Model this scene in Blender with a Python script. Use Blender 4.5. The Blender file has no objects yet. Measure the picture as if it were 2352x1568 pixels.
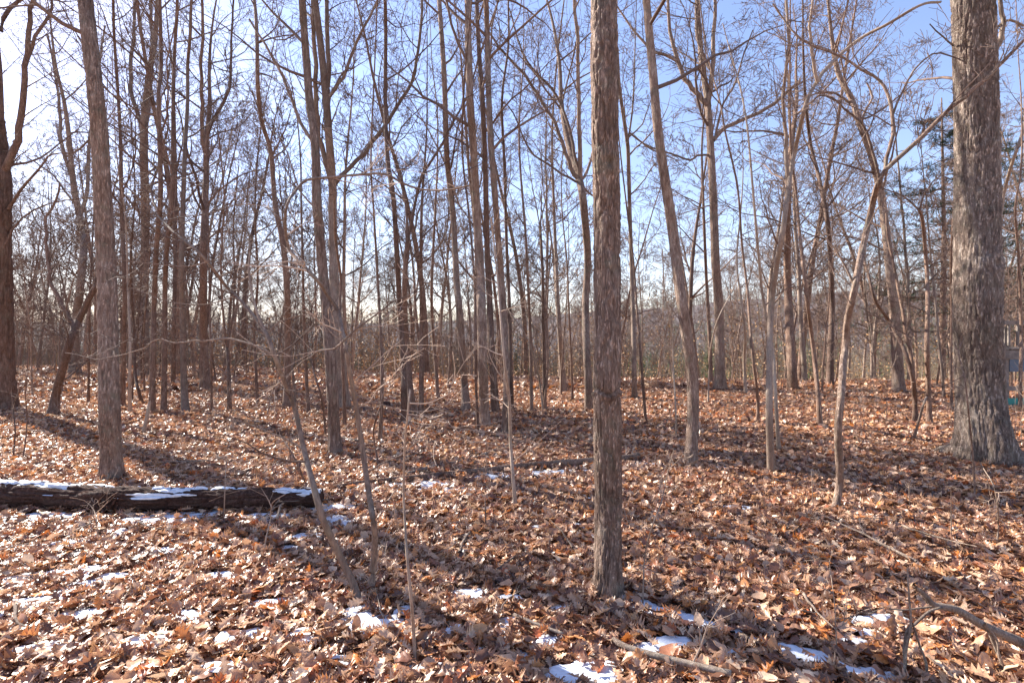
import bpy, math, random
import numpy as np
from mathutils import Vector

# ------------------------------------------------------------------ camera, light, exposure
SC = bpy.context.scene
COL = SC.collection
H = 1.55                      # eye height
F, CX, CY = 1176.0, 1176.0, 784.0
R = math.radians
cam = bpy.data.cameras.new("camera"); co = bpy.data.objects.new("camera", cam); COL.objects.link(co)
co.location = (0, 0, H); co.rotation_euler = (R(90), 0, 0)
cam.lens = 18; cam.sensor_width = 36; cam.clip_start = 0.05; cam.clip_end = 6000
SC.camera = co
SUN_AZ, SUN_EL = R(-55), R(34)          # azimuth from +Y, negative = left
sun = bpy.data.lights.new("sun", 'SUN'); so = bpy.data.objects.new("sun", sun); COL.objects.link(so)
sun.energy = 5.0; sun.angle = R(0.55); sun.color = (1.0, 0.93, 0.83)
sdir = Vector((math.sin(SUN_AZ) * math.cos(SUN_EL), math.cos(SUN_AZ) * math.cos(SUN_EL), math.sin(SUN_EL)))
so.rotation_euler = sdir.to_track_quat('Z', 'Y').to_euler()
SC.view_settings.view_transform = 'Standard'; SC.view_settings.look = 'None'
SC.view_settings.exposure = 1.7; SC.view_settings.gamma = 1.0
SC.view_settings.use_curve_mapping = False
SC.render.engine = 'CYCLES'
SC.cycles.max_bounces = 6; SC.cycles.diffuse_bounces = 3; SC.cycles.transparent_max_bounces = 4

def nn(nt, typ, **kw):
    n = nt.nodes.new(typ)
    for k, v in kw.items():
        if k in n.inputs.keys(): n.inputs[k].default_value = v
        else: setattr(n, k, v)
    return n
def ramp(nt, fac, stops, interp='LINEAR'):
    n = nt.nodes.new('ShaderNodeValToRGB'); n.color_ramp.interpolation = interp
    e = n.color_ramp.elements
    while len(e) > 1: e.remove(e[-1])
    e[0].position = stops[0][0]; e[0].color = tuple(stops[0][1]) + (1,)
    for p, c in stops[1:]:
        q = e.new(p); q.color = tuple(c) + (1,)
    nt.links.new(fac, n.inputs[0]); return n.outputs[0]

W = bpy.data.worlds.new("World"); SC.world = W; W.use_nodes = True
nt = W.node_tree; nt.nodes.clear()
out = nt.nodes.new('ShaderNodeOutputWorld'); bg = nt.nodes.new('ShaderNodeBackground')
bg.inputs['Strength'].default_value = 0.082
sky = nt.nodes.new('ShaderNodeTexSky'); sky.sky_type = 'NISHITA'; sky.sun_disc = False
sky.sun_elevation = SUN_EL; sky.sun_rotation = SUN_AZ % (2 * math.pi)
sky.air_density = 1.3; sky.dust_density = 0.3; sky.ozone_density = 3.0
tc = nt.nodes.new('ShaderNodeTexCoord')
sep = nt.nodes.new('ShaderNodeSeparateXYZ'); nt.links.new(tc.outputs['Generated'], sep.inputs[0])
def math_(nt, op, a, b=None, c=None, clamp=False):
    n = nt.nodes.new('ShaderNodeMath'); n.operation = op; n.use_clamp = clamp
    for i, v in enumerate((a, b, c)):
        if v is None: continue
        if isinstance(v, (int, float)): n.inputs[i].default_value = v
        else: nt.links.new(v, n.inputs[i])
    return n.outputs[0]
den = math_(nt, 'ADD', math_(nt, 'ABSOLUTE', sep.outputs['Z']), 0.22)
cx = math_(nt, 'DIVIDE', sep.outputs['X'], den); cy = math_(nt, 'DIVIDE', sep.outputs['Y'], den)
cmb = nt.nodes.new('ShaderNodeCombineXYZ'); nt.links.new(cx, cmb.inputs[0]); nt.links.new(cy, cmb.inputs[1])
cn = nn(nt, 'ShaderNodeTexNoise', Scale=0.9, Detail=6.0, Roughness=0.6); nt.links.new(cmb.outputs[0], cn.inputs['Vector'])
dot = nt.nodes.new('ShaderNodeVectorMath'); dot.operation = 'DOT_PRODUCT'; dot.inputs[1].default_value = sdir
nt.links.new(tc.outputs['Generated'], dot.inputs[0])
toward = math_(nt, 'MULTIPLY', math_(nt, 'ADD', dot.outputs['Value'], -0.6, clamp=True), 0.40)   # veil of thin cloud toward the sun
low = math_(nt, 'MULTIPLY', math_(nt, 'SUBTRACT', 0.34, math_(nt, 'ABSOLUTE', sep.outputs['Z']), clamp=True), 1.0)
veil = math_(nt, 'ADD', math_(nt, 'ADD', toward, low), math_(nt, 'MULTIPLY', math_(nt, 'SUBTRACT', cn.outputs[0], 0.5), 1.3))
veil = math_(nt, 'MULTIPLY', math_(nt, 'SUBTRACT', veil, 0.10, clamp=True), 1.7, clamp=True)
bri = math_(nt, 'ADD', 3.6, math_(nt, 'MULTIPLY', math_(nt, 'POWER', math_(nt, 'MAXIMUM', dot.outputs['Value'], 0.0), 7.0), 4.0))
cc = nt.nodes.new('ShaderNodeCombineXYZ')
nt.links.new(math_(nt, 'MULTIPLY', bri, 0.97), cc.inputs[0]); nt.links.new(math_(nt, 'MULTIPLY', bri, 0.985), cc.inputs[1]); nt.links.new(math_(nt, 'MULTIPLY', bri, 1.04), cc.inputs[2])
mx = nt.nodes.new('ShaderNodeMix'); mx.data_type = 'RGBA'
tn = nt.nodes.new('ShaderNodeMix'); tn.data_type = 'RGBA'; tn.blend_type = 'MULTIPLY'; tn.inputs[0].default_value = 1
tn.inputs[7].default_value = (1.12, .97, 1.06, 1); nt.links.new(sky.outputs[0], tn.inputs[6])
nt.links.new(veil, mx.inputs[0]); nt.links.new(tn.outputs[2], mx.inputs[6]); nt.links.new(cc.outputs[0], mx.inputs[7])
nt.links.new(mx.outputs[2], bg.inputs['Color']); nt.links.new(bg.outputs[0], out.inputs[0])

# ------------------------------------------------------------------ numeric noise
def _hash(ix, iy, seed):
    n = (ix.astype(np.int64) * 374761393 + iy.astype(np.int64) * 668265263 + seed * 1442695041) & 0x7fffffff
    n = ((n ^ (n >> 13)) * 1274126177) & 0x7fffffff
    return ((n ^ (n >> 16)) & 0xffff) / 65535.0
def vnoise(x, y, seed=0, px=None):
    x = np.asarray(x, float); y = np.asarray(y, float)
    ix = np.floor(x); iy = np.floor(y); fx = x - ix; fy = y - iy
    fx = fx * fx * (3 - 2 * fx); fy = fy * fy * (3 - 2 * fy)
    a, b = ix, ix + 1
    if px: a, b = a % px, b % px
    v00 = _hash(a, iy, seed); v10 = _hash(b, iy, seed); v01 = _hash(a, iy + 1, seed); v11 = _hash(b, iy + 1, seed)
    return (v00 * (1 - fx) + v10 * fx) * (1 - fy) + (v01 * (1 - fx) + v11 * fx) * fy
def fbm(x, y, seed=0, octv=4):
    s = 0; a = 0.5
    for i in range(octv):
        s = s + a * vnoise(x * 2 ** i, y * 2 ** i, seed + i * 17); a *= 0.5
    return s

# ------------------------------------------------------------------ terrain
RX = np.array([-3000, -400, 700, 900, 1175, 1335, 1550, 1640, 1890, 2100, 2600, 6000.])
RY = np.array([722, 722, 728, 727, 718, 701, 693, 679, 662, 656, 650, 645.])
def gh(x, y):
    x = np.asarray(x, float); y = np.asarray(y, float)
    near = 0.07 * (fbm(x * 0.35 + 3, y * 0.35 + 7, 5, 3) - 0.44)
    crest = 18.5 - 2.0 * np.clip(x / 9, -1, 1) + 4.0 * np.clip(-(x + 2) / 10, 0, 1.6)
    r = np.maximum(y - crest, 0)
    z = near - (np.sqrt(r * r + 25) - 5) * 0.16
    z = np.maximum(z, -13 - 0.0 * y)
    z = z + 0.12 * np.exp(-((y - crest + 2) / 4.0) ** 2)
    yy = np.maximum(y, 1.0)
    pxx = CX + F * x / yy
    ridge = H + 500 * (CY - np.interp(pxx, RX, RY)) / F - 7
    t = np.clip((y - 130) / 370, 0, 1); t = t * t * (3 - 2 * t)
    hill = (ridge + 13) * t + 5 * (fbm(x / 60, y / 60, 9, 3) - 0.45) * t
    back = np.clip((y - 520) / 500, 0, 1) * 25
    side = np.maximum(np.abs(x) - 30, 0) * 0.0
    return z + hill - back + side
def G(x, y): return float(gh(x, y))

def new_mesh(name, V, Fc, mat=None, smooth=True, sizes=None):
    """Fc: (M,k) index array, or list of such arrays"""
    me = bpy.data.meshes.new(name)
    V = np.asarray(V, np.float32)
    if not isinstance(Fc, list): Fc = [Fc]
    Fc = [f for f in Fc if len(f)]
    me.vertices.add(len(V)); me.vertices.foreach_set('co', V.ravel())
    loops = np.concatenate([f.ravel() for f in Fc]).astype(np.int32)
    tot = np.concatenate([np.full(len(f), f.shape[1]) for f in Fc]).astype(np.int32)
    st = np.concatenate([[0], np.cumsum(tot)[:-1]]).astype(np.int32)
    me.loops.add(len(loops)); me.loops.foreach_set('vertex_index', loops)
    me.polygons.add(len(tot)); me.polygons.foreach_set('loop_start', st)
    me.polygons.foreach_set('loop_total', tot)
    me.polygons.foreach_set('use_smooth', np.full(len(tot), smooth))
    me.update(calc_edges=True)
    if mat: me.materials.append(mat)
    return me
def link(name, me, parent=None, loc=(0, 0, 0)):
    o = bpy.data.objects.new(name, me); COL.objects.link(o); o.location = loc
    if parent: o.parent = parent
    return o
def tag(o, label=None, cat=None, group=None, kind=None):
    if label: o['label'] = label
    if cat: o['category'] = cat
    if group: o['group'] = group
    if kind: o['kind'] = kind
    return o
def empty(name, loc):
    o = bpy.data.objects.new(name, None); COL.objects.link(o); o.location = loc; o.empty_display_size = .2
    return o
def grid_faces(nr, nc, wrap=False):
    i = np.arange(nr - 1)[:, None]; j = np.arange(nc if wrap else nc - 1)[None, :]
    j2 = (j + 1) % nc
    return np.stack([i * nc + j, i * nc + j2, (i + 1) * nc + j2, (i + 1) * nc + j], -1).reshape(-1, 4)

# ------------------------------------------------------------------ materials
def base_mat(name):
    m = bpy.data.materials.new(name); m.use_nodes = True
    t = m.node_tree; return m, t, t.nodes['Principled BSDF']
def bark_mat(name, dark, mid, light, scale=1.0, bump=0.6, moss=0.0, dist=0.02, vs=5.5):
    m, t, b = base_mat(name)
    g = t.nodes.new('ShaderNodeTexCoord')
    oi = t.nodes.new('ShaderNodeObjectInfo')
    mp = t.nodes.new('ShaderNodeMapping'); t.links.new(g.outputs['Object'], mp.inputs[0])
    mp.inputs['Scale'].default_value = (scale, scale, scale / vs)
    n1 = nn(t, 'ShaderNodeTexNoise', Scale=34.0, Detail=6.0, Roughness=0.68, Distortion=0.4); t.links.new(mp.outputs[0], n1.inputs['Vector'])
    n2 = nn(t, 'ShaderNodeTexNoise', Scale=2.3, Detail=4.0, Roughness=0.6); t.links.new(g.outputs['Object'], n2.inputs['Vector'])
    vo = nn(t, 'ShaderNodeTexVoronoi', Scale=62.0); vo.feature = 'DISTANCE_TO_EDGE'
    vm = t.nodes.new('ShaderNodeMix'); vm.data_type = 'VECTOR'; vm.inputs[0].default_value = 0.08
    t.links.new(mp.outputs[0], vm.inputs[4]); t.links.new(n1.outputs['Color'], vm.inputs[5]); t.links.new(vm.outputs[1], vo.inputs['Vector'])
    c = ramp(t, n1.outputs[0], [(0.25, dark), (0.48, mid), (0.72, light)])
    big = ramp(t, n2.outputs[0], [(0.25, (0.55, 0.52, 0.5)), (0.5, (1, .97, .94)), (0.75, (1.2, 1.25, 1.25))])
    mu = t.nodes.new('ShaderNodeMix'); mu.data_type = 'RGBA'; mu.blend_type = 'MULTIPLY'; mu.inputs[0].default_value = 1
    t.links.new(c, mu.inputs[6]); t.links.new(big, mu.inputs[7])
    tone = ramp(t, oi.outputs['Random'], [(0, (.72, .7, .7)), (0.5, (1.0, .96, .92)), (1, (1.25, 1.22, 1.18))])
    mu2 = t.nodes.new('ShaderNodeMix'); mu2.data_type = 'RGBA'; mu2.blend_type = 'MULTIPLY'; mu2.inputs[0].default_value = 1
    t.links.new(mu.outputs[2], mu2.inputs[6]); t.links.new(tone, mu2.inputs[7])
    cr = ramp(t, vo.outputs['Distance'], [(0.0, (.62, .58, .56)), (0.08, (.9, .88, .87)), (0.25, (1.06, 1.06, 1.06))])
    mu3 = t.nodes.new('ShaderNodeMix'); mu3.data_type = 'RGBA'; mu3.blend_type = 'MULTIPLY'; mu3.inputs[0].default_value = 1 if bump > .55 else .3
    t.links.new(mu2.outputs[2], mu3.inputs[6]); t.links.new(cr, mu3.inputs[7])
    colr = mu3.outputs[2]
    if moss:
        n3 = nn(t, 'ShaderNodeTexNoise', Scale=6.0, Detail=6.0, Roughness=0.7); t.links.new(g.outputs['Object'], n3.inputs['Vector'])
        f = ramp(t, n3.outputs[0], [(0.52, (0, 0, 0)), (0.64, (moss,) * 3)])
        mm = t.nodes.new('ShaderNodeMix'); mm.data_type = 'RGBA'; t.links.new(f, mm.inputs[0])
        t.links.new(colr, mm.inputs[6]); mm.inputs[7].default_value = (.26, .27, .20, 1)
        colr = mm.outputs[2]
    t.links.new(colr, b.inputs['Base Color'])
    b.inputs['Roughness'].default_value = 0.85
    b.inputs['Specular IOR Level'].default_value = 0.25
    h = math_(t, 'ADD', math_(t, 'MULTIPLY', math_(t, 'MINIMUM', vo.outputs['Distance'], 0.22), 3.0), n1.outputs[0])
    bm = t.nodes.new('ShaderNodeBump'); bm.inputs['Strength'].default_value = bump; bm.inputs['Distance'].default_value = dist
    t.links.new(h, bm.inputs['Height']); t.links.new(bm.outputs[0], b.inputs['Normal'])
    return m
M = {}
M['oak'] = bark_mat('oak_bark', (.12, .08, .06), (.37, .27, .22), (.60, .50, .43), 1.0, 0.8, 0.4, 0.02)
M['bigoak'] = bark_mat('broad_oak_bark', (.14, .105, .09), (.42, .335, .285), (.68, .60, .53), 0.6, 0.9, 0.25, 0.03)
M['brown'] = bark_mat('brown_bark', (.085, .052, .04), (.25, .165, .125), (.43, .32, .27), 1.2, 0.7, 0.2, 0.015)
M['grey'] = bark_mat('grey_bark', (.12, .09, .075), (.24, .185, .155), (.40, .33, .28), 1.3, 0.5, 0.25, 0.012)
M['smooth'] = bark_mat('smooth_pale_bark', (.20, .15, .12), (.33, .26, .21), (.47, .39, .32), 2.2, 0.25, 0.2, 0.006)
M['twig'] = bark_mat('twig_bark', (.09, .06, .05), (.17, .12, .10), (.27, .20, .165), 2.0, 0.1, 0, 0.004)
M['paletwig'] = bark_mat('pale_twig_bark', (.26, .19, .15), (.40, .31, .25), (.52, .43, .35), 2.0, 0.1, 0, 0.004)
M['deadwood'] = bark_mat('weathered_dead_wood', (.13, .10, .085), (.30, .245, .205), (.46, .40, .35), 1.5, 0.6, 0.15, 0.01, vs=3)
M['rotten'] = bark_mat('rotten_log_wood', (.045, .025, .02), (.16, .085, .065), (.32, .20, .16), 1.2, 0.9, 0.1, 0.02, vs=1.0)
def simple(name, colr, rough=0.7, noise=0.25, scale=8.0, spec=0.3):
    m, t, b = base_mat(name)
    g = t.nodes.new('ShaderNodeTexCoord'); n = nn(t, 'ShaderNodeTexNoise', Scale=scale, Detail=5.0, Roughness=0.65)
    t.links.new(g.outputs['Object'], n.inputs['Vector'])
    lo = [c * (1 - noise) for c in colr]; hi = [min(1, c * (1 + noise)) for c in colr]
    t.links.new(ramp(t, n.outputs[0], [(0.3, lo), (0.7, hi)]), b.inputs['Base Color'])
    b.inputs['Roughness'].default_value = rough; b.inputs['Specular IOR Level'].default_value = spec
    bp = t.nodes.new('ShaderNodeBump'); bp.inputs['Strength'].default_value = 0.3; bp.inputs['Distance'].default_value = 0.01
    t.links.new(n.outputs[0], bp.inputs['Height']); t.links.new(bp.outputs[0], b.inputs['Normal'])
    return m
M['snow'] = simple('old_snow', (.66, .70, .77), 0.6, 0.16, 34.0)
M['snow'].node_tree.nodes['Principled BSDF'].inputs['Subsurface Weight'].default_value = 0.0
M['needles'] = simple('pine_needles', (.04, .075, .045), 0.6, 0.4, 2.0)
M['planks'] = simple('weathered_planks', (.22, .185, .16), 0.8, 0.35, 12.0)
M['bluepanel'] = simple('blue_grey_panel', (.12, .15, .19), 0.6, 0.15, 4.0)
M['teal'] = simple('teal_painted_board', (.05, .26, .23), 0.6, 0.15, 4.0)

def leaf_mat():
    m, t, b = base_mat('dead_oak_leaf')
    oi = t.nodes.new('ShaderNodeObjectInfo')
    g = t.nodes.new('ShaderNodeTexCoord')
    n = nn(t, 'ShaderNodeTexNoise', Scale=24.0, Detail=3.0, Roughness=0.6); t.links.new(g.outputs['Object'], n.inputs['Vector'])
    c = ramp(t, oi.outputs['Random'], [(0.0, (.10, .055, .038)), (0.12, (.20, .095, .06)), (0.2, (.40, .22, .135)), (0.34, (.55, .335, .21)),
        (0.50, (.68, .485, .335)), (0.60, (.50, .285, .17)), (0.72, (.33, .14, .08)), (0.80, (.16, .08, .055)), (0.86, (.56, .33, .17)), (0.945, (.62, .22, .06)), (0.96, (.45, .12, .045)), (0.97, (.64, .47, .32)), (1.0, (.70, .55, .41))])
    v = ramp(t, n.outputs[0], [(0.3, (.72, .68, .66)), (0.7, (1.15, 1.12, 1.1))])
    mu = t.nodes.new('ShaderNodeMix'); mu.data_type = 'RGBA'; mu.blend_type = 'MULTIPLY'; mu.inputs[0].default_value = 1
    t.links.new(c, mu.inputs[6]); t.links.new(v, mu.inputs[7])
    hs = t.nodes.new('ShaderNodeHueSaturation'); hs.inputs['Saturation'].default_value = 1.02; hs.inputs['Value'].default_value = 1.06
    t.links.new(mu.outputs[2], hs.inputs['Color']); mu = hs
    t.links.new(mu.outputs[0], b.inputs['Base Color'])
    b.inputs['Roughness'].default_value = 0.36; b.inputs['Specular IOR Level'].default_value = 0.55
    tr = t.nodes.new('ShaderNodeBsdfTranslucent'); t.links.new(mu.outputs[0], tr.inputs[0])
    ms = t.nodes.new('ShaderNodeMixShader'); ms.inputs[0].default_value = 0.22
    o = t.nodes['Material Output']
    t.links.new(b.outputs[0], ms.inputs[1]); t.links.new(tr.outputs[0], ms.inputs[2]); t.links.new(ms.outputs[0], o.inputs[0])
    return m
M['leaf'] = leaf_mat()

def ground_mat():
    m, t, b = base_mat('forest_floor')
    g = t.nodes.new('ShaderNodeTexCoord')
    vo = nn(t, 'ShaderNodeTexVoronoi', Scale=9.0, Randomness=1.0); t.links.new(g.outputs['Object'], vo.inputs['Vector'])
    n = nn(t, 'ShaderNodeTexNoise', Scale=0.35, Detail=6.0, Roughness=0.6); t.links.new(g.outputs['Object'], n.inputs['Vector'])
    s = t.nodes.new('ShaderNodeSeparateColor'); t.links.new(vo.outputs['Color'], s.inputs[0])
    c = ramp(t, s.outputs[0], [(0, (.10, .05, .035)), (.3, (.22, .12, .08)), (.6, (.36, .22, .15)), (1, (.50, .34, .25))])
    # beyond the crest the floor is lost under brown twigs and dull green
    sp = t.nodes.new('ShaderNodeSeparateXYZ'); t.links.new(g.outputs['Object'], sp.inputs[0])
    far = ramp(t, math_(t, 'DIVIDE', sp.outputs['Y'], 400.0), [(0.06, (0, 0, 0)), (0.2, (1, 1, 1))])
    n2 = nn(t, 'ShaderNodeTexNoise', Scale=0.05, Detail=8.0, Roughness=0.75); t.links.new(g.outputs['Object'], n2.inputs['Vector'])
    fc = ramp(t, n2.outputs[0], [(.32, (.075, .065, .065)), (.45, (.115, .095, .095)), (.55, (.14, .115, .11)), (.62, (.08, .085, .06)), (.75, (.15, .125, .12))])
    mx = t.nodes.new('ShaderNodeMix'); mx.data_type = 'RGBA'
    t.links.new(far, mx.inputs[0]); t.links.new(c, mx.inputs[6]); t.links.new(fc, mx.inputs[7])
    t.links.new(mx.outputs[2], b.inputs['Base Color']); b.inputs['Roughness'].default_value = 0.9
    b.inputs['Specular IOR Level'].default_value = 0.15
    bp = t.nodes.new('ShaderNodeBump'); bp.inputs['Strength'].default_value = 0.9; bp.inputs['Distance'].default_value = 0.06
    t.links.new(s.outputs[1], bp.inputs['Height']); t.links.new(bp.outputs[0], b.inputs['Normal'])
    return m
M['ground'] = ground_mat()
def farwood_mat():
    m, t, b = base_mat('far_bare_woods')
    a = t.nodes.new('ShaderNodeAttribute'); a.attribute_name = 'tone'
    t.links.new(a.outputs['Color'], b.inputs['Base Color']); b.inputs['Roughness'].default_value = 0.9
    b.inputs['Specular IOR Level'].default_value = 0.1
    return m
M['farwood'] = farwood_mat()

# ------------------------------------------------------------------ ground sheet
ys = np.concatenate([np.arange(-40, -2, 2.0), np.arange(-2, 12, 0.12), np.arange(12, 34, 0.3), np.geomspace(34, 1500, 150)])
xs_r = np.concatenate([np.arange(0, 14, 0.16), np.arange(14, 34, 0.5), np.geomspace(34, 1600, 60)])
xs = np.concatenate([-xs_r[:0:-1], xs_r])
XX, YY = np.meshgrid(xs, ys)
V = np.stack([XX, YY, gh(XX, YY)], -1).reshape(-1, 3)
ground = tag(link('ground', new_mesh('ground', V, grid_faces(len(ys), len(xs)), M['ground'])), 'forest floor of dead oak leaves falling away to a wooded valley', kind='structure')

# ------------------------------------------------------------------ tubes
def tubes(polys, sides):
    """polys: list of (pts Nx3, radii N). vectorised over equal N."""
    Vs, Fs, off = [], [], 0
    byn = {}
    for p, r in polys: byn.setdefault(len(p), []).append((p, r))
    for n, lst in byn.items():
        P = np.array([a[0] for a in lst], float); Rr = np.array([a[1] for a in lst], float)
        T = np.gradient(P, axis=1); T /= np.linalg.norm(T, axis=2, keepdims=True) + 1e-9
        mean = T.mean(1); ref = np.where((np.abs(mean[:, 2:3]) > 0.75), np.array([[1., 0.13, 0]]), np.array([[0.11, 0.07, 1.]]))
        A = np.cross(T, ref[:, None, :]); A /= np.linalg.norm(A, axis=2, keepdims=True) + 1e-9
        B = np.cross(T, A)
        th = np.linspace(0, 2 * math.pi, sides, endpoint=False)
        ring = P[:, :, None, :] + Rr[:, :, None, None] * (np.cos(th)[None, None, :, None] * A[:, :, None, :] + np.sin(th)[None, None, :, None] * B[:, :, None, :])
        b = len(lst)
        Vs.append(ring.reshape(-1, 3))
        f = grid_faces(n, sides, True)
        Fs.append((f[None] + (np.arange(b) * n * sides)[:, None, None] + off).reshape(-1, 4))
        off += b * n * sides
    return np.concatenate(Vs), np.concatenate(Fs)
def tube_obj(name, groups, mat, parent=None):
    """groups: dict sides -> polys ; one mesh"""
    Vs, Fs, off = [], [], 0
    for s, polys in groups.items():
        if not polys: continue
        v, f = tubes(polys, s); Vs.append(v); Fs.append(f + off); off += len(v)
    if not Vs: return None
    v = np.concatenate(Vs)
    if parent is not None: v = v - np.array(parent.location)[None]
    return link(name, new_mesh(name, v, np.concatenate(Fs), mat), parent)
def smooth_line(pts, rad, step):
    """Catmull-Rom resample of a traced line, with radii"""
    P = np.array(pts, float); rad = np.array(rad, float)
    if len(P) < 3:
        n = max(3, int(np.linalg.norm(P[-1] - P[0]) / step)); t = np.linspace(0, 1, n)[:, None]
        return P[0] * (1 - t) + P[-1] * t, np.interp(t[:, 0], [0, 1], [rad[0], rad[-1]])
    Q = np.vstack([2 * P[0] - P[1], P, 2 * P[-1] - P[-2]]); rr = np.concatenate([[rad[0]], rad, [rad[-1]]])
    o, q = [], []
    for i in range(1, len(Q) - 2):
        n = max(2, int(np.linalg.norm(Q[i + 1] - Q[i]) / step))
        t = np.arange(n)[:, None] / n
        a, b, c, d = Q[i - 1], Q[i], Q[i + 1], Q[i + 2]
        o.append(0.5 * ((2 * b) + (-a + c) * t + (2 * a - 5 * b + 4 * c - d) * t ** 2 + (-a + 3 * b - 3 * c + d) * t ** 3))
        q.append(rr[i] * (1 - t[:, 0]) + rr[i + 1] * t[:, 0])
    o.append(Q[-2][None]); q.append(rr[-2:-1])
    return np.concatenate(o), np.concatenate(q)

def bark_trunk(name, pts, rad, mat, parent, around, step, depth, seed, plates=18, flare=None, bumps=(), stretch=6.0, scars=()):
    """trunk with furrowed bark modelled in the surface"""
    P, rr = smooth_line(pts, rad, step)
    n = len(P)
    T = np.gradient(P, axis=0); T /= np.linalg.norm(T, axis=1, keepdims=True)
    ref = np.array([[1., 0, 0]]) if abs(T[:, 2].mean()) > 0.6 else np.array([[0, 0, 1.]])
    B = np.cross(T, ref); B /= np.linalg.norm(B, axis=1, keepdims=True); A = np.cross(B, T)
    th = np.linspace(0, 2 * math.pi, around, endpoint=False)
    L = np.concatenate([[0], np.cumsum(np.linalg.norm(np.diff(P, axis=0), axis=1))])
    U = th[None, :] / (2 * math.pi) * plates * np.ones((n, 1)); cell = 2 * math.pi * rr.mean() / plates
    Vv = L[:, None] / (cell * stretch) * np.ones((1, around))
    wu = (vnoise(U * 0.5, Vv * 2.2, seed + 3, px=max(1, plates // 2)) - 0.5) * 2.4
    nA = vnoise(U + 0 * wu, Vv + wu * 0.25, seed, px=plates); nA2 = vnoise(U * 2, Vv * 2.6 + wu * .5, seed + 1, px=plates * 2)
    e = np.abs(nA - 0.5) * 2
    fur = np.exp(-(e / 0.22) ** 2)                       # long furrows
    crk = np.exp(-((np.abs(nA2 - 0.5) * 2) / 0.25) ** 2)      # short cracks between plates
    big = vnoise(U * 0.25 if plates % 4 == 0 else U / plates * 4, Vv * 0.5, seed + 8, px=max(1, plates // 4) if plates % 4 == 0 else 4) - 0.5
    d = -depth * fur - depth * 0.5 * crk + depth * 0.45 * big + depth * 0.5 * (vnoise(U * 4, Vv * 9, seed + 5, px=plates * 4) - .5)
    rad2 = rr[:, None] + d
    rad2 = rad2 * (1 + 0.05 * np.sin(th * 2 + seed)[None, :] + 0.03 * np.sin(th * 3 + L[:, None] * 0.8))
    if flare:
        amt, hgt, lobes, ph = flare
        fl = amt * np.exp(-L / hgt)[:, None] * (0.55 + 0.45 * np.cos(lobes * th + ph)[None, :] + 0.25 * np.cos((lobes + 2) * th + 2.1 * ph)[None, :])
        rad2 = rad2 * (1 + fl)
    for (l0, t0, size, amt) in bumps:                    # knots and burls
        dt = (th - t0 + math.pi) % (2 * math.pi) - math.pi
        q = ((L[:, None] - l0) / size) ** 2 + (dt[None, :] * rr.mean() / size) ** 2
        rad2 = rad2 + amt * np.exp(-q) - 1.3 * amt * np.exp(-q * 7)
    for (l0, w, amt) in scars:                           # ring scars round the stem
        l_ = L[:, None] + 0.012 * np.sin(th * 3)[None, :]
        rad2 = rad2 + amt * np.exp(-((l_ - l0) / w) ** 2) - 1.6 * amt * np.exp(-((l_ - l0 - w * 1.2) / (w * 0.5)) ** 2)
    ring = P[:, None, :] + rad2[:, :, None] * (np.cos(th)[None, :, None] * A[:, None, :] + np.sin(th)[None, :, None] * B[:, None, :])
    v = ring.reshape(-1, 3)
    if parent is not None: v = v - np.array(parent.location)[None]
    f = [grid_faces(n, around, True)]
    caps = [np.arange(around)[None, ::-1], (np.arange(around) + (n - 1) * around)[None]]
    return link(name, new_mesh(name, v, f + caps, mat), parent), P, rr, (ring, L, th)

# ------------------------------------------------------------------ growing branches
def rnd_perp(d, rng):
    a = rng.random() * 6.2832; z = rng.random() * 2 - 1; s = math.sqrt(1 - z * z)
    v = (s * math.cos(a), s * math.sin(a), z)
    k = v[0] * d[0] + v[1] * d[1] + v[2] * d[2]
    v = (v[0] - k * d[0], v[1] - k * d[1], v[2] - k * d[2])
    m = math.sqrt(v[0] ** 2 + v[1] ** 2 + v[2] ** 2) + 1e-6
    return (v[0] / m, v[1] / m, v[2] / m)
def grow(out, p, d, L, r, lvl, maxl, rng, up=0.06, wander=0.16, dens=1.0, rmin=0.0022, kids=(7, 6, 5)):
    n = (8, 6, 4, 3)[min(lvl, 3)]
    seg = L / n
    pts = [p]; rad = [r]; dirs = [d]
    for i in range(n):
        q = rnd_perp(d, rng); w = wander * (0.4 + rng.random())
        d = (d[0] + q[0] * w, d[1] + q[1] * w, d[2] + q[2] * w + up)
        m = math.sqrt(d[0] ** 2 + d[1] ** 2 + d[2] ** 2); d = (d[0] / m, d[1] / m, d[2] / m)
        p = (p[0] + d[0] * seg, p[1] + d[1] * seg, p[2] + d[2] * seg)
        pts.append(p); rad.append(max(rmin, r * (1 - 0.85 * (i + 1) / n))); dirs.append(d)
    out[lvl].append((pts, rad))
    if lvl < maxl:
        k = max(1, int(kids[min(lvl, 2)] * dens * (0.7 + 0.6 * rng.random())))
        for j in range(k):
            t = 0.18 + 0.8 * (j + rng.random()) / k
            i = min(n, max(1, int(t * n)))
            dd = dirs[i]; q = rnd_perp(dd, rng); a = R(28 + 34 * rng.random())
            c, s = math.cos(a), math.sin(a)
            nd = (dd[0] * c + q[0] * s, dd[1] * c + q[1] * s, dd[2] * c + q[2] * s)
            grow(out, pts[i], nd, L * (0.36 + 0.34 * rng.random()) * (1.12 - 0.55 * t), max(rmin, rad[i] * (0.45 + 0.2 * rng.random())), lvl + 1, maxl, rng, up, wander * 1.15, dens, rmin, kids)
def crown_obj(out, mat, parent, name='crown'):
    g = {5: out[0], 4: out[1], 3: out[2] + out[3]}
    o = tube_obj(name, g, mat, parent)
    if o: o['kind'] = 'stuff'
    return o

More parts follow.
